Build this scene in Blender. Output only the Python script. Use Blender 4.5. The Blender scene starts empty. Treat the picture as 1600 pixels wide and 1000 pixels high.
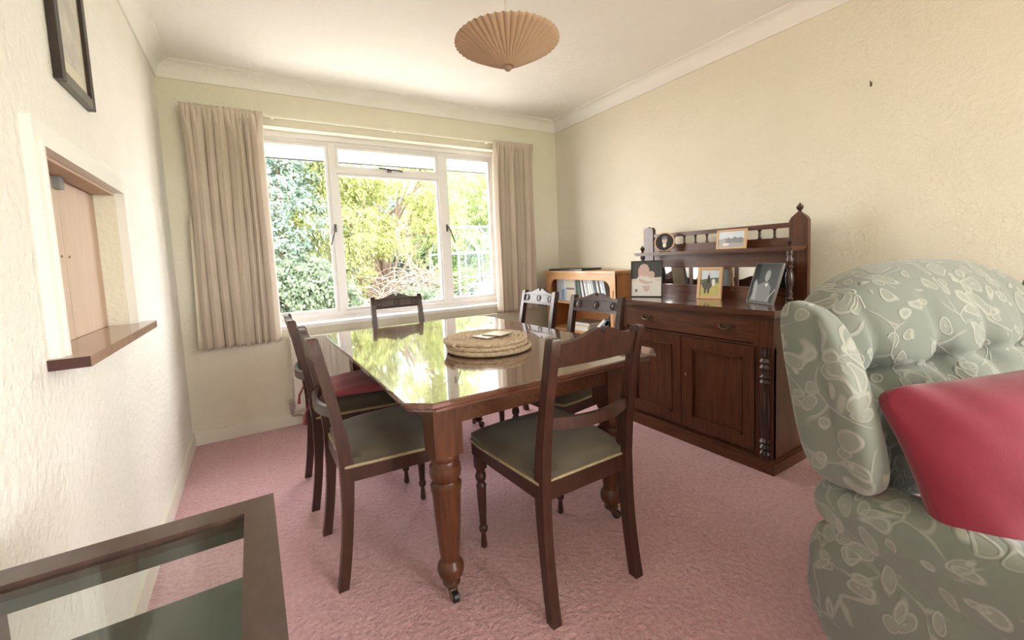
import bpy, bmesh, math, random
import numpy as np
from mathutils import Vector, Matrix

random.seed(7)
RNG = np.random.default_rng(11)
SC = bpy.context.scene
COL = SC.collection
PI = math.pi

# ------------------------------------------------------------------ camera
ROOM_W, ROOM_D, ROOM_H, REAR = 3.044, 3.309, 2.40, -2.9
cam_data = bpy.data.cameras.new('camera')
cam = bpy.data.objects.new('camera', cam_data)
COL.objects.link(cam)
cam_data.sensor_fit = 'HORIZONTAL'
cam_data.sensor_width = 36.0
cam_data.lens = 36.0 * 656.49 / 1600.0
cam_data.shift_x = (800 - 785.85) / 1600.0
cam_data.shift_y = -(500 - 457.46) / 1600.0
cam_data.clip_start = 0.02
rt = Vector((0.85586183, -0.51521583, -0.04531203))
up = Vector((0.08041426, 0.04601248, 0.99569895))
fw = Vector((0.51091494, 0.85582446, -0.08081103))
cam.matrix_world = Matrix(((rt.x, up.x, -fw.x, 0.401), (rt.y, up.y, -fw.y, 0.0), (rt.z, up.z, -fw.z, 1.1162), (0, 0, 0, 1)))
SC.camera = cam

# ------------------------------------------------------------------ sky, daylight, exposure
world = bpy.data.worlds.new('sky')
SC.world = world
world.use_nodes = True
bg = world.node_tree.nodes['Background']
bg.inputs['Color'].default_value = (1.0, 0.975, 0.965, 1)
bg.inputs['Strength'].default_value = 1.0


def portal(loc, rot, sx, sy):
    l = bpy.data.lights.new('window_portal', 'AREA')
    l.shape = 'RECTANGLE'
    l.size, l.size_y = sx, sy
    l.cycles.is_portal = True
    o = bpy.data.objects.new('window_portal', l)
    o.location, o.rotation_euler = loc, rot
    COL.objects.link(o)


portal((1.43, ROOM_D + 0.30, 1.40), (-PI / 2, 0, 0), 2.0, 1.4)
portal((2.30, REAR - 0.25, 1.07), (PI / 2, 0, 0), 1.3, 2.0)
portal((ROOM_W + 0.25, -1.70, 1.35), (0, PI / 2, 0), 1.6, 1.8)

VS = SC.view_settings
VS.view_transform = 'Standard'
VS.look = 'None'
VS.gamma = 1.0
VS.use_curve_mapping = False
VS.exposure = 4.5


# ------------------------------------------------------------------ materials
MATS = {}


def mat(name, color, rough=0.6, color2=None, scale=8.0, stretch=(1, 1, 1), bump=0.0, bump_scale=60.0, metallic=0.0,
        coat=0.0, coat_rough=0.05, spec=0.5, detail=4.0, sheen=0.0, ior=None, coat_ior=1.5, bump_dist=0.01, trans=0.0):
    m = bpy.data.materials.new(name)
    m.use_nodes = True
    nt = m.node_tree
    b = nt.nodes['Principled BSDF']
    b.inputs['Base Color'].default_value = (*color, 1)
    b.inputs['Roughness'].default_value = rough
    b.inputs['Metallic'].default_value = metallic
    b.inputs['Specular IOR Level'].default_value = spec
    b.inputs['Coat Weight'].default_value = coat
    b.inputs['Coat Roughness'].default_value = coat_rough
    b.inputs['Coat IOR'].default_value = coat_ior
    b.inputs['Sheen Weight'].default_value = sheen
    if ior:
        b.inputs['IOR'].default_value = ior
    if trans:
        b.inputs['Transmission Weight'].default_value = trans
    tc = nt.nodes.new('ShaderNodeTexCoord')
    if color2 is not None:
        mp = nt.nodes.new('ShaderNodeMapping')
        mp.inputs['Scale'].default_value = stretch
        nz = nt.nodes.new('ShaderNodeTexNoise')
        nz.inputs['Scale'].default_value = scale
        nz.inputs['Detail'].default_value = detail
        nz.inputs['Roughness'].default_value = 0.6
        rp = nt.nodes.new('ShaderNodeValToRGB')
        rp.color_ramp.elements[0].position = 0.32
        rp.color_ramp.elements[1].position = 0.68
        rp.color_ramp.elements[0].color = (*color, 1)
        rp.color_ramp.elements[1].color = (*color2, 1)
        nt.links.new(tc.outputs['Object'], mp.inputs['Vector'])
        nt.links.new(mp.outputs['Vector'], nz.inputs['Vector'])
        nt.links.new(nz.outputs['Fac'], rp.inputs['Fac'])
        nt.links.new(rp.outputs['Color'], b.inputs['Base Color'])
    if bump:
        n2 = nt.nodes.new('ShaderNodeTexNoise')
        n2.inputs['Scale'].default_value = bump_scale
        n2.inputs['Detail'].default_value = 3.0
        bp = nt.nodes.new('ShaderNodeBump')
        bp.inputs['Strength'].default_value = bump
        bp.inputs['Distance'].default_value = bump_dist
        nt.links.new(tc.outputs['Object'], n2.inputs['Vector'])
        nt.links.new(n2.outputs['Fac'], bp.inputs['Height'])
        nt.links.new(bp.outputs['Normal'], b.inputs['Normal'])
    MATS[name] = m
    return m


mat('wall_paint', (0.74, 0.695, 0.58), 0.85, (0.77, 0.725, 0.61), 2.5, bump=0.35, bump_scale=55, bump_dist=0.012)
mat('wall_rough', (0.80, 0.77, 0.71), 0.85, (0.83, 0.80, 0.745), 3.0, bump=0.6, bump_scale=38, bump_dist=0.014)
mat('ceiling_paint', (0.83, 0.81, 0.77), 0.9, (0.86, 0.84, 0.80), 2.0, bump=0.35, bump_scale=26, bump_dist=0.012)
mat('white_gloss', (0.82, 0.80, 0.76), 0.35)
mat('cream_gloss', (0.80, 0.76, 0.66), 0.4)
mat('window_white', (0.84, 0.82, 0.82), 0.4)
mat('mahogany', (0.058, 0.019, 0.009), 0.32, (0.118, 0.040, 0.017), 5, (14, 14, 1.2), spec=0.35, coat=0.12, coat_rough=0.2, bump=0.02, bump_scale=120)
mat('mahogany_y', (0.066, 0.022, 0.010), 0.35, (0.135, 0.046, 0.020), 5, (14, 1.2, 14), spec=0.35, coat=0.1, coat_rough=0.2)
mat('mahogany_dark', (0.028, 0.012, 0.009), 0.3, (0.05, 0.02, 0.013), 5, (10, 10, 2), coat=0.4, coat_rough=0.15)
mat('chair_wood', (0.032, 0.012, 0.008), 0.36, (0.064, 0.023, 0.014), 6, (12, 12, 1.5), coat=0.12, coat_rough=0.2, spec=0.4)
mat('table_polish', (0.085, 0.030, 0.018), 0.16, (0.15, 0.058, 0.032), 4, (1.2, 14, 14), coat=1.0, coat_rough=0.035, coat_ior=1.9, spec=0.5)
mat('seat_velvet', (0.072, 0.058, 0.040), 0.9, (0.112, 0.092, 0.064), 7, sheen=0.2, bump=0.05, bump_scale=300)
mat('braid', (0.52, 0.43, 0.27), 0.8, (0.36, 0.28, 0.16), 160, bump=0.6, bump_scale=260)
mat('curtain_cloth', (0.55, 0.465, 0.385), 0.9, (0.60, 0.51, 0.425), 4, bump=0.1, bump_scale=400, sheen=0.15)
mat('curtain_lining', (0.66, 0.60, 0.47), 0.9)
mat('pine', (0.56, 0.30, 0.12), 0.45, (0.66, 0.38, 0.17), 5, (2, 14, 14), coat=0.2)
mat('pine_dark', (0.42, 0.17, 0.055), 0.5, (0.50, 0.22, 0.075), 5, (14, 14, 2))
mat('frame_light_wood', (0.60, 0.37, 0.19), 0.45, (0.66, 0.43, 0.23), 8, (4, 4, 4))
mat('hatch_wood', (0.50, 0.345, 0.255), 0.5, (0.56, 0.395, 0.295), 6, (8, 8, 1))
mat('sill_wood', (0.30, 0.16, 0.10), 0.25, (0.36, 0.20, 0.13), 6, (10, 1, 10), coat=0.4)
mat('sill_end', (0.06, 0.018, 0.016), 0.5)
mat('picture_frame', (0.020, 0.012, 0.011), 0.4, (0.035, 0.022, 0.018), 10, (6, 6, 1))
mat('picture_silver', (0.16, 0.15, 0.135), 0.4, metallic=0.3)
mat('brass_dark', (0.14, 0.095, 0.06), 0.35, metallic=0.8)
mat('brass', (0.45, 0.33, 0.15), 0.3, metallic=0.9)
mat('dark_metal', (0.10, 0.095, 0.09), 0.45, metallic=0.5)
mat('steel', (0.55, 0.54, 0.52), 0.3, metallic=0.9)
mat('copper_pipe', (0.50, 0.44, 0.38), 0.35, metallic=0.6)
mat('radiator_white', (0.80, 0.77, 0.72), 0.35)
mat('rush', (0.50, 0.38, 0.26), 0.8, (0.70, 0.57, 0.42), 60, bump=0.7, bump_scale=130)
mat('coaster_paper', (0.78, 0.72, 0.58), 0.35)
mat('coaster_edge', (0.22, 0.08, 0.06), 0.5)
mat('paper_shade', (0.60, 0.42, 0.28), 0.8, trans=0.0)
mat('shade_pin', (0.30, 0.20, 0.16), 0.4)
mat('cord', (0.62, 0.56, 0.46), 0.5)
mat('cushion_red', (0.165, 0.006, 0.020), 0.9, (0.20, 0.009, 0.028), 9, sheen=0.25, bump=0.08, bump_scale=350)
mat('chair_cushion', (0.24, 0.040, 0.055), 0.9, (0.32, 0.070, 0.080), 6, sheen=0.2)
mat('mirror', (0.86, 0.86, 0.84), 0.02, metallic=1.0)
mat('black_plastic', (0.012, 0.012, 0.013), 0.4)
mat('console_wood', (0.050, 0.026, 0.022), 0.3, (0.085, 0.045, 0.036), 5, (8, 3, 8), coat=0.4, coat_rough=0.2)
mat('console_shelf', (0.060, 0.068, 0.055), 0.3, (0.075, 0.085, 0.068), 3)
mat('console_lining', (0.045, 0.045, 0.038), 0.45)
mat('soil', (0.20, 0.12, 0.09), 0.95, (0.34, 0.22, 0.17), 9)
mat('bounce_paving', (0.52, 0.50, 0.46), 0.9, (0.60, 0.58, 0.53), 4)
mat('lawn', (0.14, 0.20, 0.05), 0.95, (0.20, 0.27, 0.07), 9)
mat('bark', (0.16, 0.11, 0.08), 0.9, (0.24, 0.18, 0.13), 20, bump=0.5, bump_scale=40)
mat('twig', (0.16, 0.115, 0.09), 0.9, (0.30, 0.23, 0.18), 6)
mat('alu_white', (0.50, 0.53, 0.55), 0.4)
mat('soffit_white', (0.55, 0.54, 0.55), 0.6)
mat('brick', (0.40, 0.22, 0.15), 0.9)
mat('print_white', (0.72, 0.69, 0.66), 0.4)
mat('print_pink', (0.62, 0.42, 0.37), 0.4)
mat('print_skin', (0.60, 0.46, 0.40), 0.4)
mat('print_dark', (0.055, 0.06, 0.062), 0.35)
mat('print_grey', (0.20, 0.20, 0.21), 0.35)
mat('print_mid', (0.34, 0.34, 0.34), 0.4)
mat('print_sky', (0.60, 0.66, 0.72), 0.4)
mat('print_field', (0.48, 0.44, 0.13), 0.4)
mat('print_hill', (0.12, 0.15, 0.08), 0.4)
mat('print_horse', (0.09, 0.075, 0.06), 0.4)
mat('print_cream', (0.66, 0.61, 0.50), 0.4)
mat('print_charcoal', (0.020, 0.022, 0.026), 0.3)
for nm, c in (('grey', (0.42, 0.44, 0.44)), ('blue', (0.17, 0.25, 0.38)), ('cream', (0.66, 0.61, 0.49)), ('white', (0.72, 0.71, 0.69)),
              ('charcoal', (0.045, 0.05, 0.055)), ('green', (0.10, 0.14, 0.11)), ('black', (0.012, 0.012, 0.013)), ('taupe', (0.20, 0.16, 0.14)),
              ('pale_blue', (0.42, 0.50, 0.58))):
    mat('book_' + nm, c, 0.5)
mat('page', (0.74, 0.71, 0.64), 0.8)


def glass_mat(name, tint, refl, top=1.0):
    m = bpy.data.materials.new(name)
    m.use_nodes = True
    nt = m.node_tree
    nt.nodes.clear()
    out = nt.nodes.new('ShaderNodeOutputMaterial')
    mix = nt.nodes.new('ShaderNodeMixShader')
    tr = nt.nodes.new('ShaderNodeBsdfTransparent')
    gl = nt.nodes.new('ShaderNodeBsdfGlossy')
    lw_ = nt.nodes.new('ShaderNodeLayerWeight')
    pw_ = nt.nodes.new('ShaderNodeMath')
    pw_.operation = 'POWER'
    pw_.inputs[1].default_value = 5.0
    fr = nt.nodes.new('ShaderNodeMath')
    fr.operation = 'MULTIPLY_ADD'
    fr.inputs[1].default_value = top - refl
    fr.inputs[2].default_value = refl
    nt.links.new(lw_.outputs['Facing'], pw_.inputs[0])
    nt.links.new(pw_.outputs[0], fr.inputs[0])
    tr.inputs['Color'].default_value = (*tint, 1)
    gl.inputs['Roughness'].default_value = 0.02
    nt.links.new(fr.outputs[0], mix.inputs['Fac'])
    nt.links.new(tr.outputs[0], mix.inputs[1])
    nt.links.new(gl.outputs[0], mix.inputs[2])
    nt.links.new(mix.outputs[0], out.inputs[0])
    MATS[name] = m


glass_mat('window_glass', (0.98, 0.99, 0.985), 0.004, 0.6)
glass_mat('table_glass', (0.90, 0.93, 0.91), 0.03)
glass_mat('greenhouse_glass', (0.80, 0.88, 0.90), 0.01, 0.08)


def leaf_mat(name, cols, rough=0.7, transl=0.42):
    m = bpy.data.materials.new(name)
    m.use_nodes = True
    nt = m.node_tree
    b = nt.nodes['Principled BSDF']
    b.inputs['Roughness'].default_value = rough
    g = nt.nodes.new('ShaderNodeNewGeometry')
    rp = nt.nodes.new('ShaderNodeValToRGB')
    e = rp.color_ramp.elements
    e[0].color = (*cols[0], 1)
    e[1].color = (*cols[-1], 1)
    for i, c in enumerate(cols[1:-1]):
        k = e.new((i + 1) / (len(cols) - 1))
        k.color = (*c, 1)
    nt.links.new(g.outputs['Random Per Island'], rp.inputs['Fac'])
    nt.links.new(rp.outputs['Color'], b.inputs['Base Color'])
    tl = nt.nodes.new('ShaderNodeBsdfTranslucent')
    nt.links.new(rp.outputs['Color'], tl.inputs['Color'])
    mx = nt.nodes.new('ShaderNodeMixShader')
    mx.inputs['Fac'].default_value = transl
    nt.links.new(b.outputs[0], mx.inputs[1])
    nt.links.new(tl.outputs[0], mx.inputs[2])
    nt.links.new(mx.outputs[0], nt.nodes['Material Output'].inputs[0])
    MATS[name] = m


leaf_mat('leaf_gold', [(0.229, 0.279, 0.091), (0.342, 0.367, 0.118), (0.292, 0.330, 0.147), (0.393, 0.393, 0.165)])
leaf_mat('leaf_lime', [(0.216, 0.292, 0.116), (0.304, 0.367, 0.147), (0.267, 0.318, 0.164)])
leaf_mat('leaf_blue', [(0.129, 0.204, 0.167), (0.192, 0.267, 0.224), (0.241, 0.304, 0.267), (0.153, 0.216, 0.141)])
leaf_mat('leaf_green', [(0.098, 0.141, 0.090), (0.167, 0.224, 0.141), (0.229, 0.279, 0.184)])
leaf_mat('leaf_litter', [(0.153, 0.090, 0.072), (0.279, 0.184, 0.147), (0.330, 0.241, 0.192)], 0.9, 0.0)


def carpet_mat():
    m = mat('carpet', (0.50, 0.235, 0.265), 1.0, sheen=0.35, spec=0.1)
    nt = m.node_tree
    b = nt.nodes['Principled BSDF']
    tc = nt.nodes.new('ShaderNodeTexCoord')
    n1 = nt.nodes.new('ShaderNodeTexNoise')
    n1.inputs['Scale'].default_value = 55
    n1.inputs['Detail'].default_value = 5
    n2 = nt.nodes.new('ShaderNodeTexNoise')
    n2.inputs['Scale'].default_value = 3
    mx = nt.nodes.new('ShaderNodeMix')
    mx.data_type = 'FLOAT'
    mx.inputs[0].default_value = 0.3
    rp = nt.nodes.new('ShaderNodeValToRGB')
    rp.color_ramp.elements[0].position = 0.30
    rp.color_ramp.elements[1].position = 0.70
    rp.color_ramp.elements[0].color = (0.55, 0.29, 0.325, 1)
    rp.color_ramp.elements[1].color = (0.74, 0.455, 0.49, 1)
    bp = nt.nodes.new('ShaderNodeBump')
    bp.inputs['Strength'].default_value = 0.9
    bp.inputs['Distance'].default_value = 0.02
    L = nt.links.new
    L(tc.outputs['Object'], n1.inputs['Vector'])
    L(tc.outputs['Object'], n2.inputs['Vector'])
    L(n1.outputs['Fac'], mx.inputs[2])
    L(n2.outputs['Fac'], mx.inputs[3])
    L(mx.outputs[0], rp.inputs['Fac'])
    L(rp.outputs['Color'], b.inputs['Base Color'])
    L(n1.outputs['Fac'], bp.inputs['Height'])
    L(bp.outputs['Normal'], b.inputs['Normal'])


carpet_mat()


def floral_mat():
    """sage upholstery with raised pale leaf and scroll motifs"""
    m = mat('floral', (0.21, 0.245, 0.20), 0.9, sheen=0.3, spec=0.2)
    nt = m.node_tree
    b = nt.nodes['Principled BSDF']
    L = nt.links.new
    tc = nt.nodes.new('ShaderNodeTexCoord')
    warp = nt.nodes.new('ShaderNodeTexNoise')
    warp.inputs['Scale'].default_value = 7
    warp.inputs['Detail'].default_value = 1
    sub = nt.nodes.new('ShaderNodeVectorMath')
    sub.operation = 'SUBTRACT'
    sub.inputs[1].default_value = (0.5, 0.5, 0.5)
    scl = nt.nodes.new('ShaderNodeVectorMath')
    scl.operation = 'SCALE'
    scl.inputs['Scale'].default_value = 0.14
    add = nt.nodes.new('ShaderNodeVectorMath')
    add.operation = 'ADD'
    L(tc.outputs['Object'], warp.inputs['Vector'])
    L(warp.outputs['Color'], sub.inputs[0])
    L(sub.outputs[0], scl.inputs[0])
    L(tc.outputs['Object'], add.inputs[0])
    L(scl.outputs[0], add.inputs[1])
    def node(kind, **kw):
        n_ = nt.nodes.new(kind)
        for k_, v_ in kw.items():
            setattr(n_, k_, v_)
        return n_

    def rng(src, f0, f1, t1=1.0):
        n_ = node('ShaderNodeMapRange')
        n_.inputs['From Min'].default_value = f0
        n_.inputs['From Max'].default_value = f1
        n_.inputs['To Max'].default_value = t1
        L(src, n_.inputs['Value'])
        return n_.outputs[0]

    def op(kind, a_, b_):
        n_ = node('ShaderNodeMath', operation=kind)
        for i_, v_ in enumerate((a_, b_)):
            if isinstance(v_, (int, float)):
                n_.inputs[i_].default_value = v_
            else:
                L(v_, n_.inputs[i_])
        return n_.outputs[0]
    # leaves: stretched cells in two directions, pale fill with a paler rim and a vein
    layers = []
    for rot_, st_, sc_ in (((0.5, 0.6, 0.3), (1.0, 2.1, 2.1), 8.5), ((-0.7, 0.3, 1.1), (2.2, 1.0, 2.0), 8.0), ((0.2, 1.2, 0.6), (1.9, 2.0, 1.0), 9.5)):
        mp_ = node('ShaderNodeMapping')
        mp_.inputs['Rotation'].default_value = rot_
        mp_.inputs['Scale'].default_value = st_
        L(add.outputs[0], mp_.inputs['Vector'])
        vo_ = node('ShaderNodeTexVoronoi')
        vo_.inputs['Scale'].default_value = sc_
        L(mp_.outputs[0], vo_.inputs['Vector'])
        rim_ = op('MULTIPLY', rng(vo_.outputs['Distance'], 0.24, 0.30), rng(vo_.outputs['Distance'], 0.38, 0.33))
        fill_ = rng(vo_.outputs['Distance'], 0.34, 0.28, 0.38)
        core_ = rng(vo_.outputs['Distance'], 0.11, 0.07, 0.8)
        leaf_ = op('MAXIMUM', op('MAXIMUM', rim_, fill_), core_)
        sp_ = node('ShaderNodeSeparateColor')
        L(vo_.outputs['Color'], sp_.inputs[0])
        layers.append(op('MULTIPLY', leaf_, op('GREATER_THAN', sp_.outputs[1], 0.22)))
    lv = op('MAXIMUM', op('MAXIMUM', layers[0], layers[1]), layers[2])
    # stems: edges of a warped cell pattern, broken up
    v2 = node('ShaderNodeTexVoronoi', feature='DISTANCE_TO_EDGE')
    v2.inputs['Scale'].default_value = 8
    L(add.outputs[0], v2.inputs['Vector'])
    nb = node('ShaderNodeTexNoise')
    nb.inputs['Scale'].default_value = 9
    L(tc.outputs['Object'], nb.inputs['Vector'])
    st = op('MULTIPLY', rng(v2.outputs['Distance'], 0.034, 0.014, 0.75), rng(nb.outputs['Fac'], 0.44, 0.54))
    mx_out = op('MAXIMUM', lv, st)
    # pinkish petals
    v3 = nt.nodes.new('ShaderNodeTexVoronoi')
    v3.inputs['Scale'].default_value = 9
    L(add.outputs[0], v3.inputs['Vector'])
    r4 = nt.nodes.new('ShaderNodeMapRange')
    r4.inputs['From Min'].default_value = 0.24
    r4.inputs['From Max'].default_value = 0.10
    r4.inputs['To Max'].default_value = 0.7
    L(v3.outputs['Distance'], r4.inputs['Value'])
    sp = nt.nodes.new('ShaderNodeSeparateColor')
    L(v3.outputs['Color'], sp.inputs[0])
    gt = nt.nodes.new('ShaderNodeMath')
    gt.operation = 'GREATER_THAN'
    gt.inputs[1].default_value = 0.62
    L(sp.outputs[0], gt.inputs[0])
    pk = nt.nodes.new('ShaderNodeMath')
    pk.operation = 'MULTIPLY'
    L(r4.outputs[0], pk.inputs[0])
    L(gt.outputs[0], pk.inputs[1])
    c1 = nt.nodes.new('ShaderNodeMix')
    c1.data_type = 'RGBA'
    c1.inputs[6].default_value = (0.158, 0.172, 0.150, 1)
    c1.inputs[7].default_value = (0.26, 0.215, 0.185, 1)
    L(pk.outputs[0], c1.inputs[0])
    c2 = nt.nodes.new('ShaderNodeMix')
    c2.data_type = 'RGBA'
    c2.inputs[7].default_value = (0.275, 0.28, 0.245, 1)
    L(mx_out, c2.inputs[0])
    L(c1.outputs[2], c2.inputs[6])
    L(c2.outputs[2], b.inputs['Base Color'])
    bp = nt.nodes.new('ShaderNodeBump')
    bp.inputs['Strength'].default_value = 0.5
    bp.inputs['Distance'].default_value = 0.006
    L(mx_out, bp.inputs['Height'])
    L(bp.outputs['Normal'], b.inputs['Normal'])


floral_mat()


# ------------------------------------------------------------------ mesh helpers
def finish(bm, name, material, parent=None, smooth=True, angle=35, bevel=0.0, seg=2):
    if bevel:
        es = [e for e in bm.edges if len(e.link_faces) == 2 and e.calc_face_angle(0) > 0.6]
        if es:
            bmesh.ops.bevel(bm, geom=es, offset=bevel, segments=seg, affect='EDGES', profile=0.5, clamp_overlap=True)
    bmesh.ops.recalc_face_normals(bm, faces=bm.faces)
    me = bpy.data.meshes.new(name)
    bm.to_mesh(me)
    bm.free()
    if smooth:
        me.shade_smooth()
        me.set_sharp_from_angle(angle=math.radians(angle))
    return link(name, me, material, parent)


def link(name, me, material, parent=None):
    o = bpy.data.objects.new(name, me)
    COL.objects.link(o)
    if material is not None and not me.materials:
        me.materials.append(MATS[material] if isinstance(material, str) else material)
    if parent is not None:
        o.parent = parent
    return o


def B():
    return bmesh.new()


def box(bm, x0, x1, y0, y1, z0, z1, rot=None, piv=None):
    vs = [bm.verts.new((x, y, z)) for x in (x0, x1) for y in (y0, y1) for z in (z0, z1)]
    for f in ((0, 1, 3, 2), (4, 6, 7, 5), (0, 4, 5, 1), (2, 3, 7, 6), (0, 2, 6, 4), (1, 5, 7, 3)):
        bm.faces.new([vs[i] for i in f])
    if rot is not None:
        bmesh.ops.transform(bm, matrix=rot, verts=vs, space=Matrix.Identity(4) if piv is None else Matrix.Translation(-Vector(piv)))
    return vs


def obox(name, ext, material, parent=None, bevel=0.0, seg=2):
    bm = B()
    box(bm, *ext)
    return finish(bm, name, material, parent, bevel=bevel, seg=seg)


def lathe(bm, prof, seg=20, c=(0, 0), axis='z', cap=True):
    rings = []
    for r, z in prof:
        ring = []
        for k in range(seg):
            a = 2 * PI * k / seg
            u, v = r * math.cos(a), r * math.sin(a)
            if axis == 'z':
                p = (c[0] + u, c[1] + v, z)
            elif axis == 'x':
                p = (z, c[0] + u, c[1] + v)
            else:
                p = (c[0] + u, z, c[1] + v)
            ring.append(bm.verts.new(p))
        rings.append(ring)
    for a, b in zip(rings, rings[1:]):
        for k in range(seg):
            bm.faces.new((a[k], a[(k + 1) % seg], b[(k + 1) % seg], b[k]))
    if cap:
        bm.faces.new(rings[0][::-1])
        bm.faces.new(rings[-1])
    return rings


def prism(bm, poly, axis, lo, hi):
    """poly: 2-d points in the two other axes, in order (x,y)/(x,z)/(y,z)"""
    def p(q, t):
        return {'x': (t, q[0], q[1]), 'y': (q[0], t, q[1]), 'z': (q[0], q[1], t)}[axis]
    a = [bm.verts.new(p(q, lo)) for q in poly]
    b = [bm.verts.new(p(q, hi)) for q in poly]
    n = len(poly)
    for k in range(n):
        bm.faces.new((a[k], a[(k + 1) % n], b[(k + 1) % n], b[k]))
    bm.faces.new(a[::-1])
    bm.faces.new(b)


def sweep(bm, secs):
    """secs: list of lists of 3-d points (same count); skin them, capped"""
    rings = [[bm.verts.new(p) for p in s] for s in secs]
    n = len(rings[0])
    for a, b in zip(rings, rings[1:]):
        for k in range(n):
            bm.faces.new((a[k], a[(k + 1) % n], b[(k + 1) % n], b[k]))
    bm.faces.new(rings[0][::-1])
    bm.faces.new(rings[-1])


def tube(bm, pts, r, seg=8, close=False):
    pts = [Vector(p) for p in pts]
    secs = []
    n = len(pts)
    for i, p in enumerate(pts):
        t = (pts[min(i + 1, n - 1)] - pts[max(i - 1, 0)]).normalized()
        ref = Vector((0, 0, 1)) if abs(t.z) < 0.9 else Vector((1, 0, 0))
        u = t.cross(ref).normalized()
        v = u.cross(t)
        rr = r[i] if isinstance(r, (list, tuple)) else r
        secs.append([p + rr * (math.cos(2 * PI * k / seg) * u + math.sin(2 * PI * k / seg) * v) for k in range(seg)])
    sweep(bm, secs)


def softbox(bm, c, s, e=4.0, n=10, warp=None):
    """rounded, upholstery-like box; e = squareness"""
    g = bmesh.new()
    bmesh.ops.create_cube(g, size=2)
    bmesh.ops.subdivide_edges(g, edges=g.edges, cuts=n, use_grid_fill=True)
    mp = {}
    for v in g.verts:
        p = v.co
        q = Vector((math.sin(p.x * PI / 2), math.sin(p.y * PI / 2), math.sin(p.z * PI / 2)))
        q = Vector([math.copysign(abs(t) ** 0.9, t) for t in p]) if e > 6 else Vector(p)
        d = (abs(q.x) ** e + abs(q.y) ** e + abs(q.z) ** e) ** (1 / e)
        m = max(abs(q.x), abs(q.y), abs(q.z))
        q = q * (m / d if d else 1)
        w = Vector((q.x * s[0], q.y * s[1], q.z * s[2]))
        if warp:
            w = Vector(warp(w, q))
        mp[v] = bm.verts.new(w + Vector(c))
    for f in g.faces:
        bm.faces.new([mp[v] for v in f.verts])
    g.free()


def tag(o, label, cat, group=None, kind=None):
    o['label'] = label
    o['category'] = cat
    if group:
        o['group'] = group
    if kind:
        o['kind'] = kind
    return o


def thing(name, label, cat, loc=(0, 0, 0), rz=0.0, group=None, kind=None):
    o = bpy.data.objects.new(name, None)
    o.empty_display_size = 0.05
    COL.objects.link(o)
    o.location = loc
    o.rotation_euler = (0, 0, rz)
    return tag(o, label, cat, group, kind)


def copy_tree(o, parent=None):
    c = o.copy()
    COL.objects.link(c)
    c.parent = parent
    for ch in list(o.children):
        copy_tree(ch, c)
    return c


# ------------------------------------------------------------------ the room shell
W, D, H, T = ROOM_W, ROOM_D, ROOM_H, 0.20
OX0, OX1, OZ0, OZ1 = 0.47, 2.40, 0.70, 2.085          # window opening
HY0, HY1, HZ0, HZ1 = 1.366, 2.060, 0.912, 1.418        # serving hatch opening
RX0, RX1, RZ1 = 1.65, 2.95, 2.05                      # garden door opening behind the camera

fl = obox('floor', (-0.2, W + 0.2, REAR - 0.2, D + 0.2, -0.12, 0.0), 'carpet')
tag(fl, 'pink textured fitted carpet across the whole room', 'floor', kind='structure')
ce = obox('ceiling', (-0.2, W + 0.2, REAR - 0.2, D + 0.2, H, H + 0.15), 'ceiling_paint')
tag(ce, 'off-white textured plaster ceiling', 'ceiling', kind='structure')

bm = B()
box(bm, -T, 0, REAR - T, HY0, 0, H)
box(bm, -T, 0, HY1, D + T, 0, H)
box(bm, -T, 0, HY0, HY1, 0, HZ0)
box(bm, -T, 0, HY0, HY1, HZ1, H)
tag(finish(bm, 'wall_left', 'wall_rough'), 'white rough-textured wall with the serving hatch', 'wall', kind='structure')
SY_A, SY_B, SZ_A, SZ_B = -2.60, -0.80, 0.55, 2.15     # second window, in the right wall behind the camera
bm = B()
box(bm, W, W + T, REAR - T, SY_A, 0, H)
box(bm, W, W + T, SY_B, D + T, 0, H)
box(bm, W, W + T, SY_A, SY_B, 0, SZ_A)
box(bm, W, W + T, SY_A, SY_B, SZ_B, H)
tag(finish(bm, 'wall_right', 'wall_paint'), 'cream textured wall behind the sideboard', 'wall', kind='structure')
bm = B()
box(bm, 0, OX0, D, D + T, 0, H)
box(bm, OX1, W, D, D + T, 0, H)
box(bm, OX0, OX1, D, D + T, 0, OZ0)
box(bm, OX0, OX1, D, D + T, OZ1, H)
tag(finish(bm, 'wall_back', 'wall_paint'), 'cream wall around the wide garden window', 'wall', kind='structure')
bm = B()
box(bm, 0, RX0, REAR - T, REAR, 0, H)
box(bm, RX1, W, REAR - T, REAR, 0, H)
box(bm, RX0, RX1, REAR - T, REAR, RZ1, H)
tag(finish(bm, 'wall_front', 'wall_paint'), 'cream wall around the glazed doors opposite the window', 'wall', kind='structure')


def cornice(name, label, along, a0, a1, at, sgn):
    n = 8
    dx, dz = 0.082, 0.096
    poly = [(0, H), (0, H - dz), (0.010, H - dz), (0.012, H - dz + 0.008)]
    for k in range(n + 1):
        a = PI / 2 * k / n
        poly.append((dx - 0.010 - (dx - 0.022) * math.cos(a), H - 0.012 - (dz - 0.020) * (1 - math.sin(a))))
    poly += [(dx, H - 0.010), (dx, H)]
    bm = B()
    prism(bm, [(at + sgn * p, z) for p, z in poly], along, a0, a1)
    tag(finish(bm, name, 'ceiling_paint', angle=25), label, 'cornice', kind='structure')


cornice('trim_1', 'white coved plaster cornice above the serving hatch wall', 'y', REAR, D, 0, 1)
cornice('trim_2', 'white coved plaster cornice above the garden window', 'x', 0, W, D, -1)
cornice('trim_3', 'white coved plaster cornice above the sideboard wall', 'y', REAR, D, W, -1)


def skirting(name, label, ext):
    tag(obox(name, ext, 'cream_gloss', bevel=0.005), label, 'skirting', kind='structure')


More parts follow.
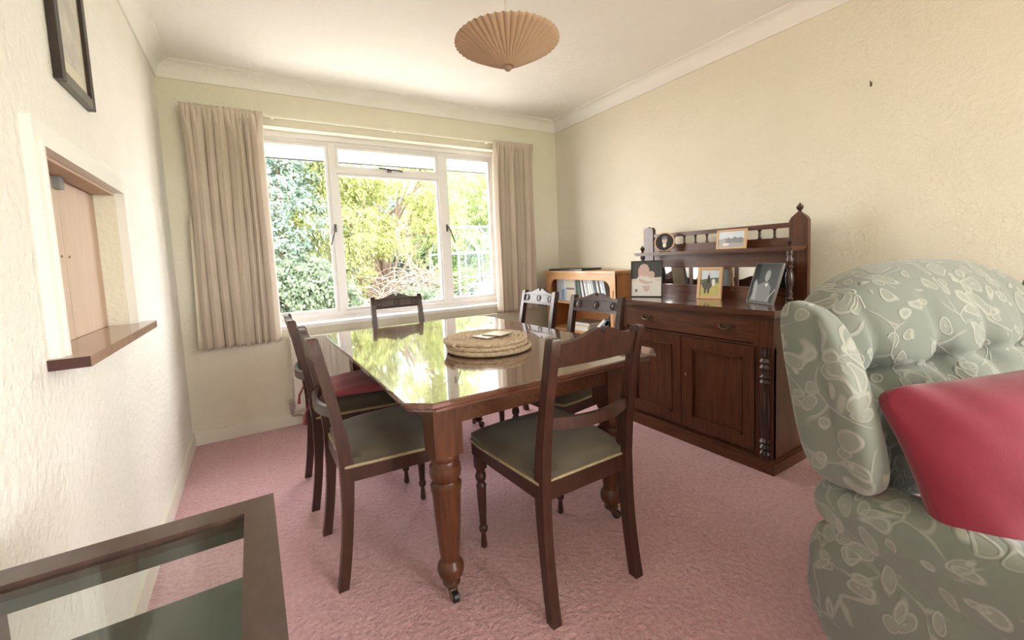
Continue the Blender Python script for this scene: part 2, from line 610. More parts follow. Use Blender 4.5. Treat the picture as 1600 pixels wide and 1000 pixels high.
skirting('baseboard_left', 'cream skirting board under the serving hatch', (0, 0.014, REAR, D, 0, 0.085))
skirting('baseboard_back', 'cream skirting board below the garden window', (0.014, W - 0.014, D - 0.014, D, 0, 0.085))
skirting('baseboard_right', 'cream skirting board behind the sideboard', (W - 0.014, W, REAR, D, 0, 0.085))

# ---- the window
GY = D + 0.115                                        # room-side plane of the glass frames
win = thing('window_1', 'white-framed three-light garden window with opening sashes', 'window', (0, 0, 0), kind='structure')


def rect_frame(bm, x0, x1, z0, z1, y0, y1, t, tb=None):
    tb = tb or t
    box(bm, x0, x0 + t, y0, y1, z0, z1)
    box(bm, x1 - t, x1, y0, y1, z0, z1)
    box(bm, x0 + t, x1 - t, y0, y1, z0, z0 + tb)
    box(bm, x0 + t, x1 - t, y0, y1, z1 - t, z1)


bm = B()
rect_frame(bm, OX0, OX1, 0.735, 2.06, GY + 0.005, GY + 0.06, 0.035)
finish(bm, 'outer_frame', 'window_white', win, bevel=0.003)
for x0, x1 in ((0.970, 1.022), (1.850, 1.916)):
    obox('mullion', (x0, x1, GY - 0.002, GY + 0.055, 0.770, 2.025), 'window_white', win, bevel=0.004)
obox('transom', (1.022, 1.850, GY - 0.002, GY + 0.055, 1.822, 1.858), 'window_white', win, bevel=0.004)


def sash(x0, x1, z0, z1, t, y):
    bm = B()
    rect_frame(bm, x0, x1, z0, z1, y, y + 0.03, t)
    s = finish(bm, 'sash', 'window_white', win, bevel=0.003)
    bm = B()
    box(bm, x0 + t * 0.8, x1 - t * 0.8, y + 0.012, y + 0.016, z0 + t * 0.8, z1 - t * 0.8)
    finish(bm, 'pane', 'window_glass', s, smooth=False)
    return s


s1 = sash(0.507, 0.968, 0.772, 2.022, 0.020, GY + 0.004)
s2 = sash(1.024, 1.848, 0.772, 1.820, 0.016, GY + 0.010)
s3 = sash(1.024, 1.848, 1.860, 2.022, 0.020, GY + 0.004)
s4 = sash(1.918, 2.363, 0.772, 2.022, 0.020, GY + 0.004)
for s, x, dx in ((s1, 0.985, -0.045), (s4, 1.905, 0.055)):
    bm = B()
    box(bm, x - 0.008, x + 0.008, GY - 0.010, GY - 0.002, 1.375, 1.435)
    tube(bm, [(x, GY - 0.012, 1.415), (x, GY - 0.030, 1.415), (x + dx * 0.3, GY - 0.034, 1.385), (x + dx, GY - 0.036, 1.275)], [0.006, 0.007, 0.007, 0.005], 8)
    finish(bm, 'fastener', 'dark_metal', s)
bm = B()
tube(bm, [(1.34, GY - 0.02, 1.875), (1.40, GY - 0.028, 1.870), (1.50, GY - 0.03, 1.862), (1.53, GY - 0.02, 1.858)], 0.006, 8)
box(bm, 1.41, 1.44, GY - 0.03, GY - 0.002, 1.850, 1.868)
finish(bm, 'stay', 'dark_metal', s3)
bm = B()
prism(bm, [(D - 0.022, 0.712), (D + 0.115, 0.716), (D + 0.115, 0.690), (D - 0.022, 0.686)], 'x', OX0, OX1)
finish(bm, 'sill_board', 'window_white', win, bevel=0.004)
bm = B()
prism(bm, [(D + 0.105, 0.735), (D + 0.180, 0.735), (D + 0.26, 0.70), (D + 0.26, 0.68), (D + 0.105, 0.70)], 'x', OX0, OX1)
finish(bm, 'outer_sill', 'window_white', win, bevel=0.003)
obox('head_bead', (OX0, OX1, GY - 0.02, GY + 0.03, 2.050, 2.085), 'window_white', win, bevel=0.004)

# ---- glazed garden doors behind the camera
door = thing('window_2', 'white-framed glazed garden doors at the far end of the room', 'window', (0, 0, 0), kind='structure')
bm = B()
rect_frame(bm, RX0, RX1, 0.0, RZ1, REAR - 0.14, REAR - 0.08, 0.05)
box(bm, 2.26, 2.34, REAR - 0.14, REAR - 0.08, 0.05, RZ1 - 0.05)
finish(bm, 'outer_frame', 'window_white', door, bevel=0.003)
for x0, x1 in ((RX0 + 0.05, 2.26), (2.34, RX1 - 0.05)):
    obox('pane', (x0, x1, REAR - 0.112, REAR - 0.108, 0.05, RZ1 - 0.05), 'window_glass', door)

sw = thing('window_3', 'white-framed lounge window in the wall beyond the armchair', 'window', (0, 0, 0), kind='structure')
bm = B()
for e in ((SY_A, SY_A + 0.05, SZ_A, SZ_B), (SY_B - 0.05, SY_B, SZ_A, SZ_B), (SY_A + 0.05, SY_B - 0.05, SZ_A, SZ_A + 0.05), (SY_A + 0.05, SY_B - 0.05, SZ_B - 0.05, SZ_B), (-1.73, -1.67, SZ_A + 0.05, SZ_B - 0.05)):
    box(bm, W + 0.09, W + 0.15, *e)
finish(bm, 'outer_frame', 'window_white', sw, bevel=0.003)
for ya, yb_ in ((SY_A + 0.05, -1.73), (-1.67, SY_B - 0.05)):
    obox('pane', (W + 0.118, W + 0.122, ya, yb_, SZ_A + 0.05, SZ_B - 0.05), 'window_glass', sw)

# ---- house outside: eaves
bm = B()
box(bm, -3.0, 6.5, D + T, 4.15, 2.105, 2.13)
box(bm, -3.0, 6.5, 4.13, 4.16, 2.075, 2.25)
gut = B()
tube(gut, [(-3.0, 4.19, 2.085), (6.5, 4.19, 2.085)], 0.016, 8)
ev = finish(bm, 'roof_eaves', 'soffit_white')
finish(gut, 'gutter', 'black_plastic', ev)
tag(ev, 'white boarded eaves seen at the top of the window', 'eaves', kind='structure')

# ------------------------------------------------------------------ serving hatch
ha = thing('serving_hatch', 'serving hatch with white frame, closed wooden doors and a wooden ledge', 'serving hatch')
fy0, fy1, fz0, fz1 = 1.327, 2.104, 0.936, 1.476


def architrave(name, ext, inner):
    o = obox(name, ext, 'white_gloss', ha, bevel=0.004)
    obox('bead', inner, 'white_gloss', o, bevel=0.003)


architrave('jamb', (0.0, 0.020, fy0, HY0 - 0.012, fz0, fz1), (0.0, 0.026, HY0 - 0.012, HY0, fz0, HZ1 + 0.012))
architrave('jamb', (0.0, 0.020, HY1 + 0.012, fy1, fz0, fz1), (0.0, 0.026, HY1, HY1 + 0.012, fz0, HZ1 + 0.012))
architrave('head', (0.0, 0.020, HY0 - 0.012, HY1 + 0.012, HZ1 + 0.012, fz1), (0.0, 0.026, HY0, HY1, HZ1, HZ1 + 0.012))
obox('lining', (-0.10, 0.0, HY0, HY0 + 0.010, HZ0, HZ1), 'wall_paint', ha)
obox('lining', (-0.10, 0.0, HY1 - 0.010, HY1, HZ0, HZ1), 'wall_paint', ha)
obox('leak_block', (-0.115, -0.10, HY0, HY1, HZ0, HZ1), 'hatch_wood', ha)  # unseen panel added behind the doors to stop daylight leaking past them
obox('soffit_board', (-0.10, 0.0, HY0 + 0.010, HY1 - 0.010, HZ1 - 0.010, HZ1), 'hatch_wood', ha)
hm = 1.713
for y0, y1 in ((HY0 + 0.011, hm - 0.0015), (hm + 0.0015, HY1 - 0.011)):
    d = obox('hatch_door', (-0.075, -0.057, y0, y1, HZ0 + 0.026, HZ1 - 0.013), 'hatch_wood', ha, bevel=0.002)
    bm = B()
    yk = hm + (0.03 if y0 > hm else -0.03)
    lathe(bm, [(0.004, -0.057), (0.0045, -0.0555), (0.003, -0.0545)], 10, (yk, 1.18), 'x')
    finish(bm, 'knob', 'sill_wood', d)
bm = B()
box(bm, -0.058, -0.042, hm - 0.03, hm + 0.006, HZ1 - 0.045, HZ1 - 0.010)
finish(bm, 'catch', 'print_grey', ha, bevel=0.002)
bm = B()
prism(bm, [(-0.10, HY0 + 0.001), (-0.001, HY0 + 0.001), (-0.001, 1.308), (0.072, 1.308), (0.072, 2.105), (0.066, 2.125), (-0.001, 2.125), (-0.001, HY1 - 0.001), (-0.10, HY1 - 0.001)], 'z', 0.912, 0.937)
lg = finish(bm, 'ledge', 'sill_wood', ha, bevel=0.002)
obox('end_grain', (0.001, 0.0715, 1.3055, 1.309, 0.9125, 0.9365), 'sill_end', lg)

# ------------------------------------------------------------------ picture on the left wall
pic = thing('framed_picture', 'dark-framed picture hanging above the serving hatch', 'picture')
py0, py1, pz0, pz1 = 1.572, 1.852, 1.642, 2.06
ft = 0.030
for nm, ext in (('frame_side', (0.002, 0.020, py0, py0 + ft, pz0, pz1)), ('frame_side', (0.002, 0.020, py1 - ft, py1, pz0, pz1)),
                ('frame_bottom', (0.002, 0.020, py0 + ft, py1 - ft, pz0, pz0 + ft)), ('frame_top', (0.002, 0.020, py0 + ft, py1 - ft, pz1 - ft, pz1))):
    f = obox(nm, ext, 'picture_silver' if nm == 'frame_bottom' else 'picture_frame', pic, bevel=0.004)
mt = obox('mount', (0.003, 0.010, py0 + ft, py1 - ft, pz0 + ft, pz1 - ft), 'print_cream', pic)
bm = B()
box(bm, 0.0095, 0.0105, py0 + ft + 0.035, py1 - ft - 0.035, pz0 + ft + 0.05, pz1 - ft - 0.04)
finish(bm, 'print', mat('etching', (0.42, 0.40, 0.37), 0.5, (0.62, 0.58, 0.50), 14), mt)

# ------------------------------------------------------------------ radiator under the window
rad = thing('radiator', 'white panel radiator below the garden window', 'radiator')
bm = B()
box(bm, 0.60, 2.25, D - 0.095, D - 0.070, 0.135, 0.625)
n = 40
for k in range(n):
    x = 0.635 + k * (1.58 / (n - 1))
    prism(bm, [(x - 0.014, D - 0.0945), (x - 0.008, D - 0.101), (x + 0.008, D - 0.101), (x + 0.014, D - 0.0945)], 'z', 0.165, 0.60)
finish(bm, 'panel', 'radiator_white', rad)
obox('top_grille', (0.595, 2.255, D - 0.100, D - 0.030, 0.622, 0.632), 'radiator_white', rad, bevel=0.003)
obox('bracket', (0.9, 0.94, D - 0.075, D - 0.012, 0.2, 0.55), 'radiator_white', rad)
bm = B()
lathe(bm, [(0.013, 0.120), (0.014, 0.165), (0.017, 0.17), (0.017, 0.20), (0.012, 0.205)], 14, (0.575, D - 0.083))
tube(bm, [(0.575, D - 0.083, 0.150), (0.61, D - 0.083, 0.150)], 0.011, 10)
va = finish(bm, 'valve', 'steel', rad)
bm = B()
tube(bm, [(0.575, D - 0.083, 0.13), (0.576, D - 0.083, 0.10), (0.585, D - 0.083, 0.088), (0.625, D - 0.078, 0.085), (0.640, D - 0.072, 0.075), (0.642, D - 0.070, 0.0)], 0.008, 10)
finish(bm, 'pipe', 'copper_pipe', rad)
bm = B()
tube(bm, [(2.25, D - 0.083, 0.15), (2.285, D - 0.083, 0.15), (2.285, D - 0.083, 0.0)], 0.009, 10)
finish(bm, 'pipe', 'copper_pipe', rad)


# ------------------------------------------------------------------ curtains
def curtain(name, label, xt0, xt1, xb0, xb1, zt, zb, nf, seed, flip):
    rnd = random.Random(seed)
    root = thing(name, label, 'curtain', (0, 0, 0), group='cream curtains at the garden window')
    U, V = nf * 24, 48
    wd = [rnd.uniform(0.65, 1.4) for _ in range(nf)]    # uneven fold widths
    cum = [0.0]
    for w_ in wd:
        cum.append(cum[-1] + w_ / sum(wd))
    am = [rnd.uniform(0.75, 1.2) for _ in range(nf + 1)]
    dr = [rnd.uniform(-0.010, 0.010) for _ in range(nf)]
    verts, faces = [], []
    for j in range(V + 1):
        v = j / V
        z = zt + (zb - zt) * v
        head = min(1.0, max(0.0, 1 - (v - 0.035) / 0.07))  # heading tape, then the pinch releases
        for i in range(U + 1):
            q = i / U * nf
            k = int(min(q, nf - 1e-6))
            f = q - k
            u = cum[k] + (cum[k + 1] - cum[k]) * f
            x = (xt0 + (xt1 - xt0) * u) * (1 - v) + (xb0 + (xb1 - xb0) * u) * v
            ridge = abs(math.sin(PI * f)) ** 0.5        # broad rounded ridge, narrow deep valley
            body = am[k] * (0.050 + 0.014 * v) * (0.55 - ridge)
            pinch = 0.020 * (0.5 - abs(math.sin(2 * PI * f)) ** 0.6) * (0.25 + 0.75 * min(1, v / 0.05))
            y = D - 0.088 + body * (1 - head) + pinch * head
            x += (0.011 * math.sin(2 * PI * f) * am[k] + dr[k] * math.sin(5 * v + k)) * (1 - head)
            x += 0.006 * math.sin(2 * PI * f * 2) * (head if v > 0.03 else 0)
            verts.append((x, y, z + 0.005 * math.sin(2 * PI * f + k) * (v > 0.99) + 0.004 * math.cos(4 * PI * f) * (v == 0)))
    for j in range(V):
        for i in range(U):
            a = j * (U + 1) + i
            faces.append((a, a + 1, a + U + 2, a + U + 1))
    me = bpy.data.meshes.new('drape')
    me.from_pydata(verts, [], faces)
    me.shade_smooth()
    o = link('drape', me, 'curtain_cloth', root)
    sd = o.modifiers.new('thick', 'SOLIDIFY')
    sd.thickness = 0.004
    # lining strip turned over on the outer edge
    xo = xb0 if flip < 0 else xb1
    bm = B()
    rows = []
    for j in range(13):
        v = 0.45 + 0.55 * j / 12
        z = zt + (zb - zt) * v
        w = 0.012 + 0.045 * (v - 0.45)
        rows.append([bm.verts.new((xo + flip * (0.002 + t * w) , D - 0.075 + 0.02 * math.sin(t * 2.2 + 0.3), z - 0.004)) for t in (0, 0.33, 0.66, 1.0)])
    for a, b in zip(rows, rows[1:]):
        for k in range(3):
            bm.faces.new((a[k], a[k + 1], b[k + 1], b[k]))
    ln = finish(bm, 'lining', 'curtain_lining', root)
    sd = ln.modifiers.new('thick', 'SOLIDIFY')
    sd.thickness = 0.003
    return root


curtain('curtain', 'gathered cream curtain hanging beside the serving hatch wall', 0.118, 0.548, 0.120, 0.548, 2.145, 0.625, 8, 3, -1)
curtain('curtain', 'gathered cream curtain hanging beside the pine bookcase', 2.300, 2.715, 2.275, 2.690, 2.145, 0.630, 8, 9, 1)
rail = thing('curtain_rail', 'slim cream curtain rail above the garden window', 'curtain rail')
obox('track', (0.12, 2.72, D - 0.062, D - 0.048, 2.128, 2.142), 'cream_gloss', rail, bevel=0.002)
for x in (0.6, 1.43, 2.25):
    obox('bracket', (x, x + 0.02, D - 0.05, D, 2.126, 2.146), 'cream_gloss', rail)

# ------------------------------------------------------------------ pendant lamp
lx, ly, lz = 1.303, 1.398, 1.827
lamp = thing('pendant_lamp', 'pleated tan paper pendant lampshade hanging from the ceiling', 'lamp', (lx, ly, lz))
NP, RR, HH, NS = 46, 0.197, 0.095, 6
bm = B()
rings = []
for j in range(13):
    t = j / 12
    ring = []
    for k in range(NP * NS):
        a = 2 * PI * k / (NP * NS)
        lobe = abs(math.sin(PI * k / NS)) ** 0.8       # rounded pleats hanging down, sharp creases between
        r = 0.014 + (RR - 0.014) * t + 0.0035 * (lobe - 0.5) * t
        z = 0.012 + HH * (t ** 1.12) + 0.0075 * (0.5 - lobe) * t
        ring.append(bm.verts.new((r * math.cos(a), r * math.sin(a), z)))
    rings.append(ring)
for a, b in zip(rings, rings[1:]):
    for k in range(NP * NS):
        bm.faces.new((a[k], a[(k + 1) % (NP * NS)], b[(k + 1) % (NP * NS)], b[k]))
sh = finish(bm, 'shade', None, lamp, angle=40)
shm = bpy.data.materials.new('shade_paper')
shm.use_nodes = True
nt = shm.node_tree
pb = nt.nodes['Principled BSDF']
pb.inputs['Base Color'].default_value = (0.60, 0.44, 0.31, 1)
pb.inputs['Roughness'].default_value = 0.8
tl = nt.nodes.new('ShaderNodeBsdfTranslucent')
tl.inputs['Color'].default_value = (0.74, 0.56, 0.40, 1)
mx = nt.nodes.new('ShaderNodeMixShader')
mx.inputs[0].default_value = 0.35
nt.links.new(pb.outputs[0], mx.inputs[1])
nt.links.new(tl.outputs[0], mx.inputs[2])
nt.links.new(mx.outputs[0], nt.nodes['Material Output'].inputs[0])
sh.data.materials.append(shm)
sd = sh.modifiers.new('thick', 'SOLIDIFY')
sd.thickness = 0.0012
bm = B()
lathe(bm, [(0.002, -0.002), (0.008, 0.000), (0.014, 0.006), (0.017, 0.012), (0.015, 0.018), (0.006, 0.022)], 18)
finish(bm, 'bottom_pin', 'shade_pin', lamp)
bm = B()
tube(bm, [(0, 0, 0.14), (0, 0, H - lz - 0.03)], 0.0022, 8)
finish(bm, 'cord', 'cord', lamp)
bm = B()
lathe(bm, [(0.005, 0.15), (0.018, 0.145), (0.019, 0.10), (0.016, 0.09)], 16)
tube(bm, [(0, 0, 0.015), (0, 0, 0.10)], 0.003, 6)
finish(bm, 'bulb_holder', 'cream_gloss', lamp)
bm = B()
lathe(bm, [(0.045, H - lz), (0.045, H - lz - 0.01), (0.03, H - lz - 0.03), (0.006, H - lz - 0.035)], 20)
finish(bm, 'ceiling_rose', 'cream_gloss', lamp)


# ------------------------------------------------------------------ dining table
TX0, TX1, TY0, TY1, TZ = 0.742, 1.775, 1.078, 2.605, 0.727
table = thing('dining_table', 'polished mahogany dining table with clipped corners and turned legs', 'table')


def octo(x0, x1, y0, y1, cx, cy, far=True, near=True):
    p = []
    p += [(x0, y0 + cy), (x0 + cx, y0)] if near else [(x0, y0)]
    p += [(x1 - cx, y0), (x1, y0 + cy)] if near else [(x1, y0)]
    p += [(x1, y1 - cy), (x1 - cx, y1)] if far else [(x1, y1)]
    p += [(x0 + cx, y1), (x0, y1 - cy)] if far else [(x0, y1)]
    return p


def slab(name, y0, y1, near, far, mtl):
    bm = B()
    levels = [(0.0, TZ), (-0.004, TZ - 0.004), (-0.004, TZ - 0.014), (0.004, TZ - 0.020), (0.012, TZ - 0.026), (0.012, TZ - 0.032), (0.020, TZ - 0.036)]
    rings = []
    for i, (ins, z) in enumerate(levels):
        ya = y0 + (ins if near else 0)
        yb = y1 - (ins if far else 0)
        c = 0.062 if i else 0.060
        rings.append([bm.verts.new((*q, z)) for q in octo(TX0 + ins, TX1 - ins, ya, yb, c, 0.056, far, near)])
    for a, b in zip(rings, rings[1:]):
        for k in range(len(a)):
            bm.faces.new((a[k], a[(k + 1) % len(a)], b[(k + 1) % len(a)], b[k]))
    bm.faces.new(rings[0])
    bm.faces.new(rings[-1][::-1])
    return finish(bm, name, mtl, table, angle=25)


slab('tabletop', TY0, 2.1045, True, False, 'table_polish')
slab('table_leaf', 2.1055, TY1, False, True, 'table_polish')
bm = B()
ax0, ax1, ay0, ay1 = TX0 + 0.11, TX1 - 0.11, TY0 + 0.125, TY1 - 0.125
az0, az1 = TZ - 0.125, TZ - 0.036
box(bm, ax0, ax0 + 0.022, ay0, ay1, az0, az1)
box(bm, ax1 - 0.022, ax1, ay0, ay1, az0, az1)
box(bm, ax0, ax1, ay0, ay0 + 0.022, az0, az1)
box(bm, ax0, ax1, ay1 - 0.022, ay1, az0, az1)
finish(bm, 'apron', 'mahogany_y', table, bevel=0.003)
leg_prof = [(0.030, 0.058), (0.022, 0.066), (0.026, 0.074), (0.040, 0.086), (0.0445, 0.104), (0.042, 0.122), (0.032, 0.136), (0.030, 0.142),
            (0.0335, 0.165), (0.038, 0.22), (0.043, 0.30), (0.0465, 0.366), (0.048, 0.374), (0.050, 0.382), (0.050, 0.398), (0.043, 0.404), (0.040, 0.411),
            (0.043, 0.417), (0.050, 0.425), (0.0525, 0.444), (0.050, 0.462), (0.041, 0.470), (0.039, 0.478), (0.046, 0.486), (0.0485, 0.495), (0.046, 0.504)]
leg_me = None
cas_me = whl_me = None
for lxp, lyp, ang in ((0.892, 1.240, 0.9), (TX1 - 0.150, 1.240, 2.2), (0.892, TY1 - 0.162, -0.8), (TX1 - 0.150, TY1 - 0.162, 2.6)):
    if leg_me is None:
        bm = B()
        lathe(bm, leg_prof, 28)
        box(bm, -0.0475, 0.0475, -0.0475, 0.0475, 0.503, TZ - 0.037)
        o = finish(bm, 'leg', 'mahogany', table, angle=40)
        leg_me = o.data
        bm = B()
        lathe(bm, [(0.027, 0.062), (0.027, 0.052), (0.016, 0.046), (0.012, 0.040)], 14)
        for sx in (-1, 1):
            prism(bm, [(-0.006, 0.042), (0.010, 0.042), (0.034, 0.020), (0.030, 0.012), (0.018, 0.014)], 'y', sx * 0.013 - 0.002, sx * 0.013 + 0.002)
        box(bm, -0.008, 0.012, -0.015, 0.015, 0.036, 0.044)
        cs = finish(bm, 'caster', 'brass_dark', o)
        cas_me = cs.data
        bm = B()
        lathe(bm, [(0.015, -0.010), (0.018, -0.008), (0.018, 0.008), (0.015, 0.010)], 16, (0.024, 0.018), 'y')
        wh = finish(bm, 'wheel', 'black_plastic', o)
        whl_me = wh.data
    else:
        o = link('leg', leg_me, None, table)
        cs = link('caster', cas_me, None, o)
        wh = link('wheel', whl_me, None, o)
    o.location = (lxp, lyp, 0)
    cs.rotation_euler.z = ang - PI / 2 - 0.9
    wh.rotation_euler.z = ang - PI / 2 - 0.9


# ------------------------------------------------------------------ dining chairs (front = +Y)
def make_chair():
    root = thing('dining_chair', 'x', 'chair', group='mahogany dining chairs around the table')
    CZ = 0.885

    def yb(z):                                         # sweep of the rear stile
        if z < 0.44:
            t = 1 - z / 0.44
            return -0.196 - 0.040 * t * t
        t = (z - 0.44) / (CZ - 0.44)
        return -0.196 - 0.075 * t ** 1.3
    zs = [0.0, 0.06, 0.13, 0.20, 0.28, 0.36, 0.44, 0.54, 0.64, 0.74, 0.82, CZ - 0.006, CZ]
    for s in (-1, 1):
        bm = B()
        secs = []
        for z in zs:
            x = s * (0.171 + 0.008 * (1 - z / CZ))
            hw = 0.0165 if z < 0.5 else 0.0165 - 0.002 * (z - 0.5)
            hd = 0.017 + 0.006 * math.exp(-((z - 0.43) / 0.14) ** 2)
            if z == CZ:
                hw, hd = hw - 0.004, hd - 0.004
            y = yb(min(z, CZ))
            secs.append([(x - hw, y - hd, z), (x + hw, y - hd, z), (x + hw, y + hd, z), (x - hw, y + hd, z)])
        sweep(bm, secs)
        finish(bm, 'rear_leg', 'chair_wood', root, angle=40, bevel=0.002, seg=1)
    # crest rail with a shallow pediment and central notch
    hx = 0.163
    top = [(-hx, 0.868), (-0.125, 0.869), (-0.085, 0.876), (-0.045, 0.891), (-0.024, 0.899), (-0.012, 0.900), (-0.0085, 0.892), (-0.006, 0.884),
           (0.006, 0.884), (0.0085, 0.892), (0.012, 0.900), (0.024, 0.899), (0.045, 0.891), (0.085, 0.876), (0.125, 0.869), (hx, 0.868)]
    bm = B()
    poly = [(hx, 0.796), (-hx, 0.796)] + top

    def crest_pt(x, z, off):
        return (x, yb(z) + off - 0.010 * (1 - (x / hx) ** 2), z)
    xs = [-hx, -0.125, -0.085, -0.045, -0.024, -0.012, -0.0085, -0.006, 0.006, 0.0085, 0.012, 0.024, 0.045, 0.085, 0.125, hx]
    tz = dict(top)
    secs = []
    for x in xs:
        z1 = tz[x]
        secs.append([crest_pt(x, 0.796, -0.011), crest_pt(x, 0.796, 0.011), crest_pt(x, z1, 0.011), crest_pt(x, z1, -0.011)])
    sweep(bm, secs)
    crest = finish(bm, 'crest_rail', 'chair_wood', root, angle=40)
    # carved front face: mouldings and three roundels
    bm = B()
    for za, zb in ((0.797, 0.804), (0.806, 0.811), (0.858, 0.863)):
        secs = [[crest_pt(x, za, 0.010), crest_pt(x, za, 0.0185), crest_pt(x, zb, 0.0175), crest_pt(x, zb, 0.010)] for x in xs]
        sweep(bm, secs)
    finish(bm, 'moulding', 'chair_wood', crest)
    for xr in (-0.128, 0.0, 0.128):
        bm = B()
        lathe(bm, [(0.022, 0.0), (0.022, 0.0035), (0.019, 0.0045), (0.0165, 0.001), (0.0125, 0.001), (0.011, 0.0035), (0.005, 0.0045), (0.001, 0.0045)], 18, (0, 0), 'y')
        r = finish(bm, 'roundel', 'chair_wood', crest)
        r.location = crest_pt(xr, 0.834, 0.011)
        r.rotation_euler.x = 0.19
    # curved cross rail, bowed backwards
    bm = B()
    secs = []
    for k in range(15):
        u = -1 + 2 * k / 14
        x = u * 0.166
        bow = -0.038 * (1 - u * u)
        y = yb(0.62) + bow
        z = 0.622 - 0.006 * (1 - u * u)
        secs.append([(x, y - 0.009, z - 0.019), (x, y + 0.008, z - 0.019), (x, y + 0.008, z + 0.018), (x, y - 0.009, z + 0.018)])
    sweep(bm, secs)
    finish(bm, 'cross_rail', 'chair_wood', root, angle=40, bevel=0.003)
    # seat rails
    fw2, rw2 = 0.212, 0.176
    yf, yr = 0.215, -0.205
    bm = B()
    for s in (-1, 1):
        prism(bm, [(s * (rw2 - 0.016), yr), (s * (rw2 + 0.010), yr), (s * fw2, yf), (s * (fw2 - 0.024), yf)], 'z', 0.372, 0.428)
    box(bm, -fw2 + 0.02, fw2 - 0.02, yf - 0.024, yf, 0.372, 0.428)
    box(bm, -rw2 + 0.01, rw2 - 0.01, yr - 0.002, yr + 0.022, 0.372, 0.428)
    finish(bm, 'seat_rail', 'chair_wood', root, bevel=0.003)
    # upholstered seat
    bm = B()
    NX, NY = 18, 18
    base = [(0.0, 0.428), (0.006, 0.434), (0.008, 0.448), (0.004, 0.460)]

    def outline(u, v, grow):
        y = yr + 0.006 + (yf - yr) * v
        hw = (rw2 + 0.006) + (fw2 - rw2) * v
        return hw + grow, y
    grid = {}
    for i in range(NX + 1):
        for j in range(NY + 1):
            u, v = -1 + 2 * i / NX, j / NY
            hw, y = outline(u, v, 0.006)
            w = -1 + 2 * v
            dome = (1 - abs(u) ** 3.2) * (1 - abs(w) ** 3.2)
            x = hw * u
            yy = y + (0.006 if v > 0.5 else 0) * (2 * v - 1)
            if abs(u) > 0.8 and v > 0.8:               # round the front corners
                k = (abs(u) - 0.8) / 0.2 * (v - 0.8) / 0.2
                x -= math.copysign(0.012 * k, u)
                yy -= 0.012 * k
            grid[i, j] = bm.verts.new((x, yy, 0.455 + 0.045 * dome ** 0.75))
    for i in range(NX):
        for j in range(NY):
            bm.faces.new((grid[i, j], grid[i + 1, j], grid[i + 1, j + 1], grid[i, j + 1]))
    rim = [grid[i, 0] for i in range(NX)] + [grid[NX, j] for j in range(NY)] + [grid[i, NY] for i in range(NX, 0, -1)] + [grid[0, j] for j in range(NY, 0, -1)]
    low = [bm.verts.new((v.co.x * 0.985, v.co.y * 0.985, 0.424)) for v in rim]
    for k in range(len(rim)):
        bm.faces.new((rim[k], rim[(k + 1) % len(rim)], low[(k + 1) % len(rim)], low[k]))
    bm.faces.new(low)
    rim_pts = [(v.co.x * 1.004, v.co.y * 1.004, 0.429) for v in rim]
    seat = finish(bm, 'seat', 'seat_velvet', root, angle=60)
    bm = B()
    tube(bm, rim_pts + rim_pts[:1], 0.0058, 6)
    finish(bm, 'braid_trim', 'braid', seat)
    # turned front legs
    for s in (-1, 1):
        bm = B()
        prof = [(0.010, 0.0), (0.013, 0.004), (0.012, 0.020), (0.009, 0.052), (0.010, 0.060), (0.0165, 0.068), (0.0175, 0.076), (0.0165, 0.084), (0.0125, 0.090),
                (0.0135, 0.10), (0.0165, 0.18), (0.0185, 0.238), (0.0195, 0.246), (0.0195, 0.254), (0.0145, 0.262), (0.0145, 0.268), (0.020, 0.276), (0.021, 0.288), (0.019, 0.300), (0.015, 0.306), (0.018, 0.314), (0.0185, 0.322)]
        lathe(bm, prof, 16, (s * 0.190, 0.192))
        box(bm, s * 0.190 - 0.0185, s * 0.190 + 0.0185, 0.1735, 0.2105, 0.321, 0.374)
        finish(bm, 'front_leg', 'chair_wood', root, angle=40)
    return root


chair = make_chair()
# (x, y, heading, label): local +Y is the sitting direction
chairs = [
    (1.288, 1.205, 0.0, 'mahogany dining chair at the near end of the table, its plain back to the viewer'),
    (0.826, 1.666, -PI / 2, 'mahogany dining chair with bare green seat on the hatch side of the table'),
    (0.812, 2.240, -PI / 2 - 0.02, 'mahogany dining chair with the red seat pad, nearest the radiator'),
    (1.300, 2.770, PI, 'mahogany dining chair at the window end of the table'),
    (1.830, 2.345, PI / 2 + 0.01, 'mahogany dining chair on the bookcase side of the table, next to the curtain'),
    (1.785, 1.720, PI / 2 + 0.09, 'mahogany dining chair on the bookcase side of the table, next to the sideboard'),
]
for i, (x, y, rz, lab) in enumerate(chairs):
    c = chair if i == 0 else copy_tree(chair)
    c.location = (x, y, 0)
    c.rotation_euler.z = rz
    c['label'] = lab

# seat pad on the far left chair
pad = thing('seat_pad', 'dark red tie-on seat pad on the chair by the radiator', 'cushion', (0.812, 2.240, 0.470), -PI / 2 - 0.02)
bm = B()


def pad_warp(w, q):
    return (w.x * (1 + 0.10 * q.y), w.y, w.z + 0.012 * (1 - q.x * q.x) * (1 - q.y * q.y) + 0.004 * math.sin(9 * q.x + 3 * q.y))


softbox(bm, (0, 0.005, 0.040), (0.185, 0.195, 0.026), 3.2, 9, pad_warp)
finish(bm, 'pad', 'chair_cushion', pad, angle=80)
for s in (-1, 1):
    bm = B()
    tube(bm, [(s * 0.150, -0.175, 0.035), (s * 0.165, -0.225, 0.020), (s * 0.170, -0.245, -0.02), (s * 0.172, -0.250, -0.065)], [0.005, 0.005, 0.006, 0.008], 6)
    finish(bm, 'tie', 'chair_cushion', pad)

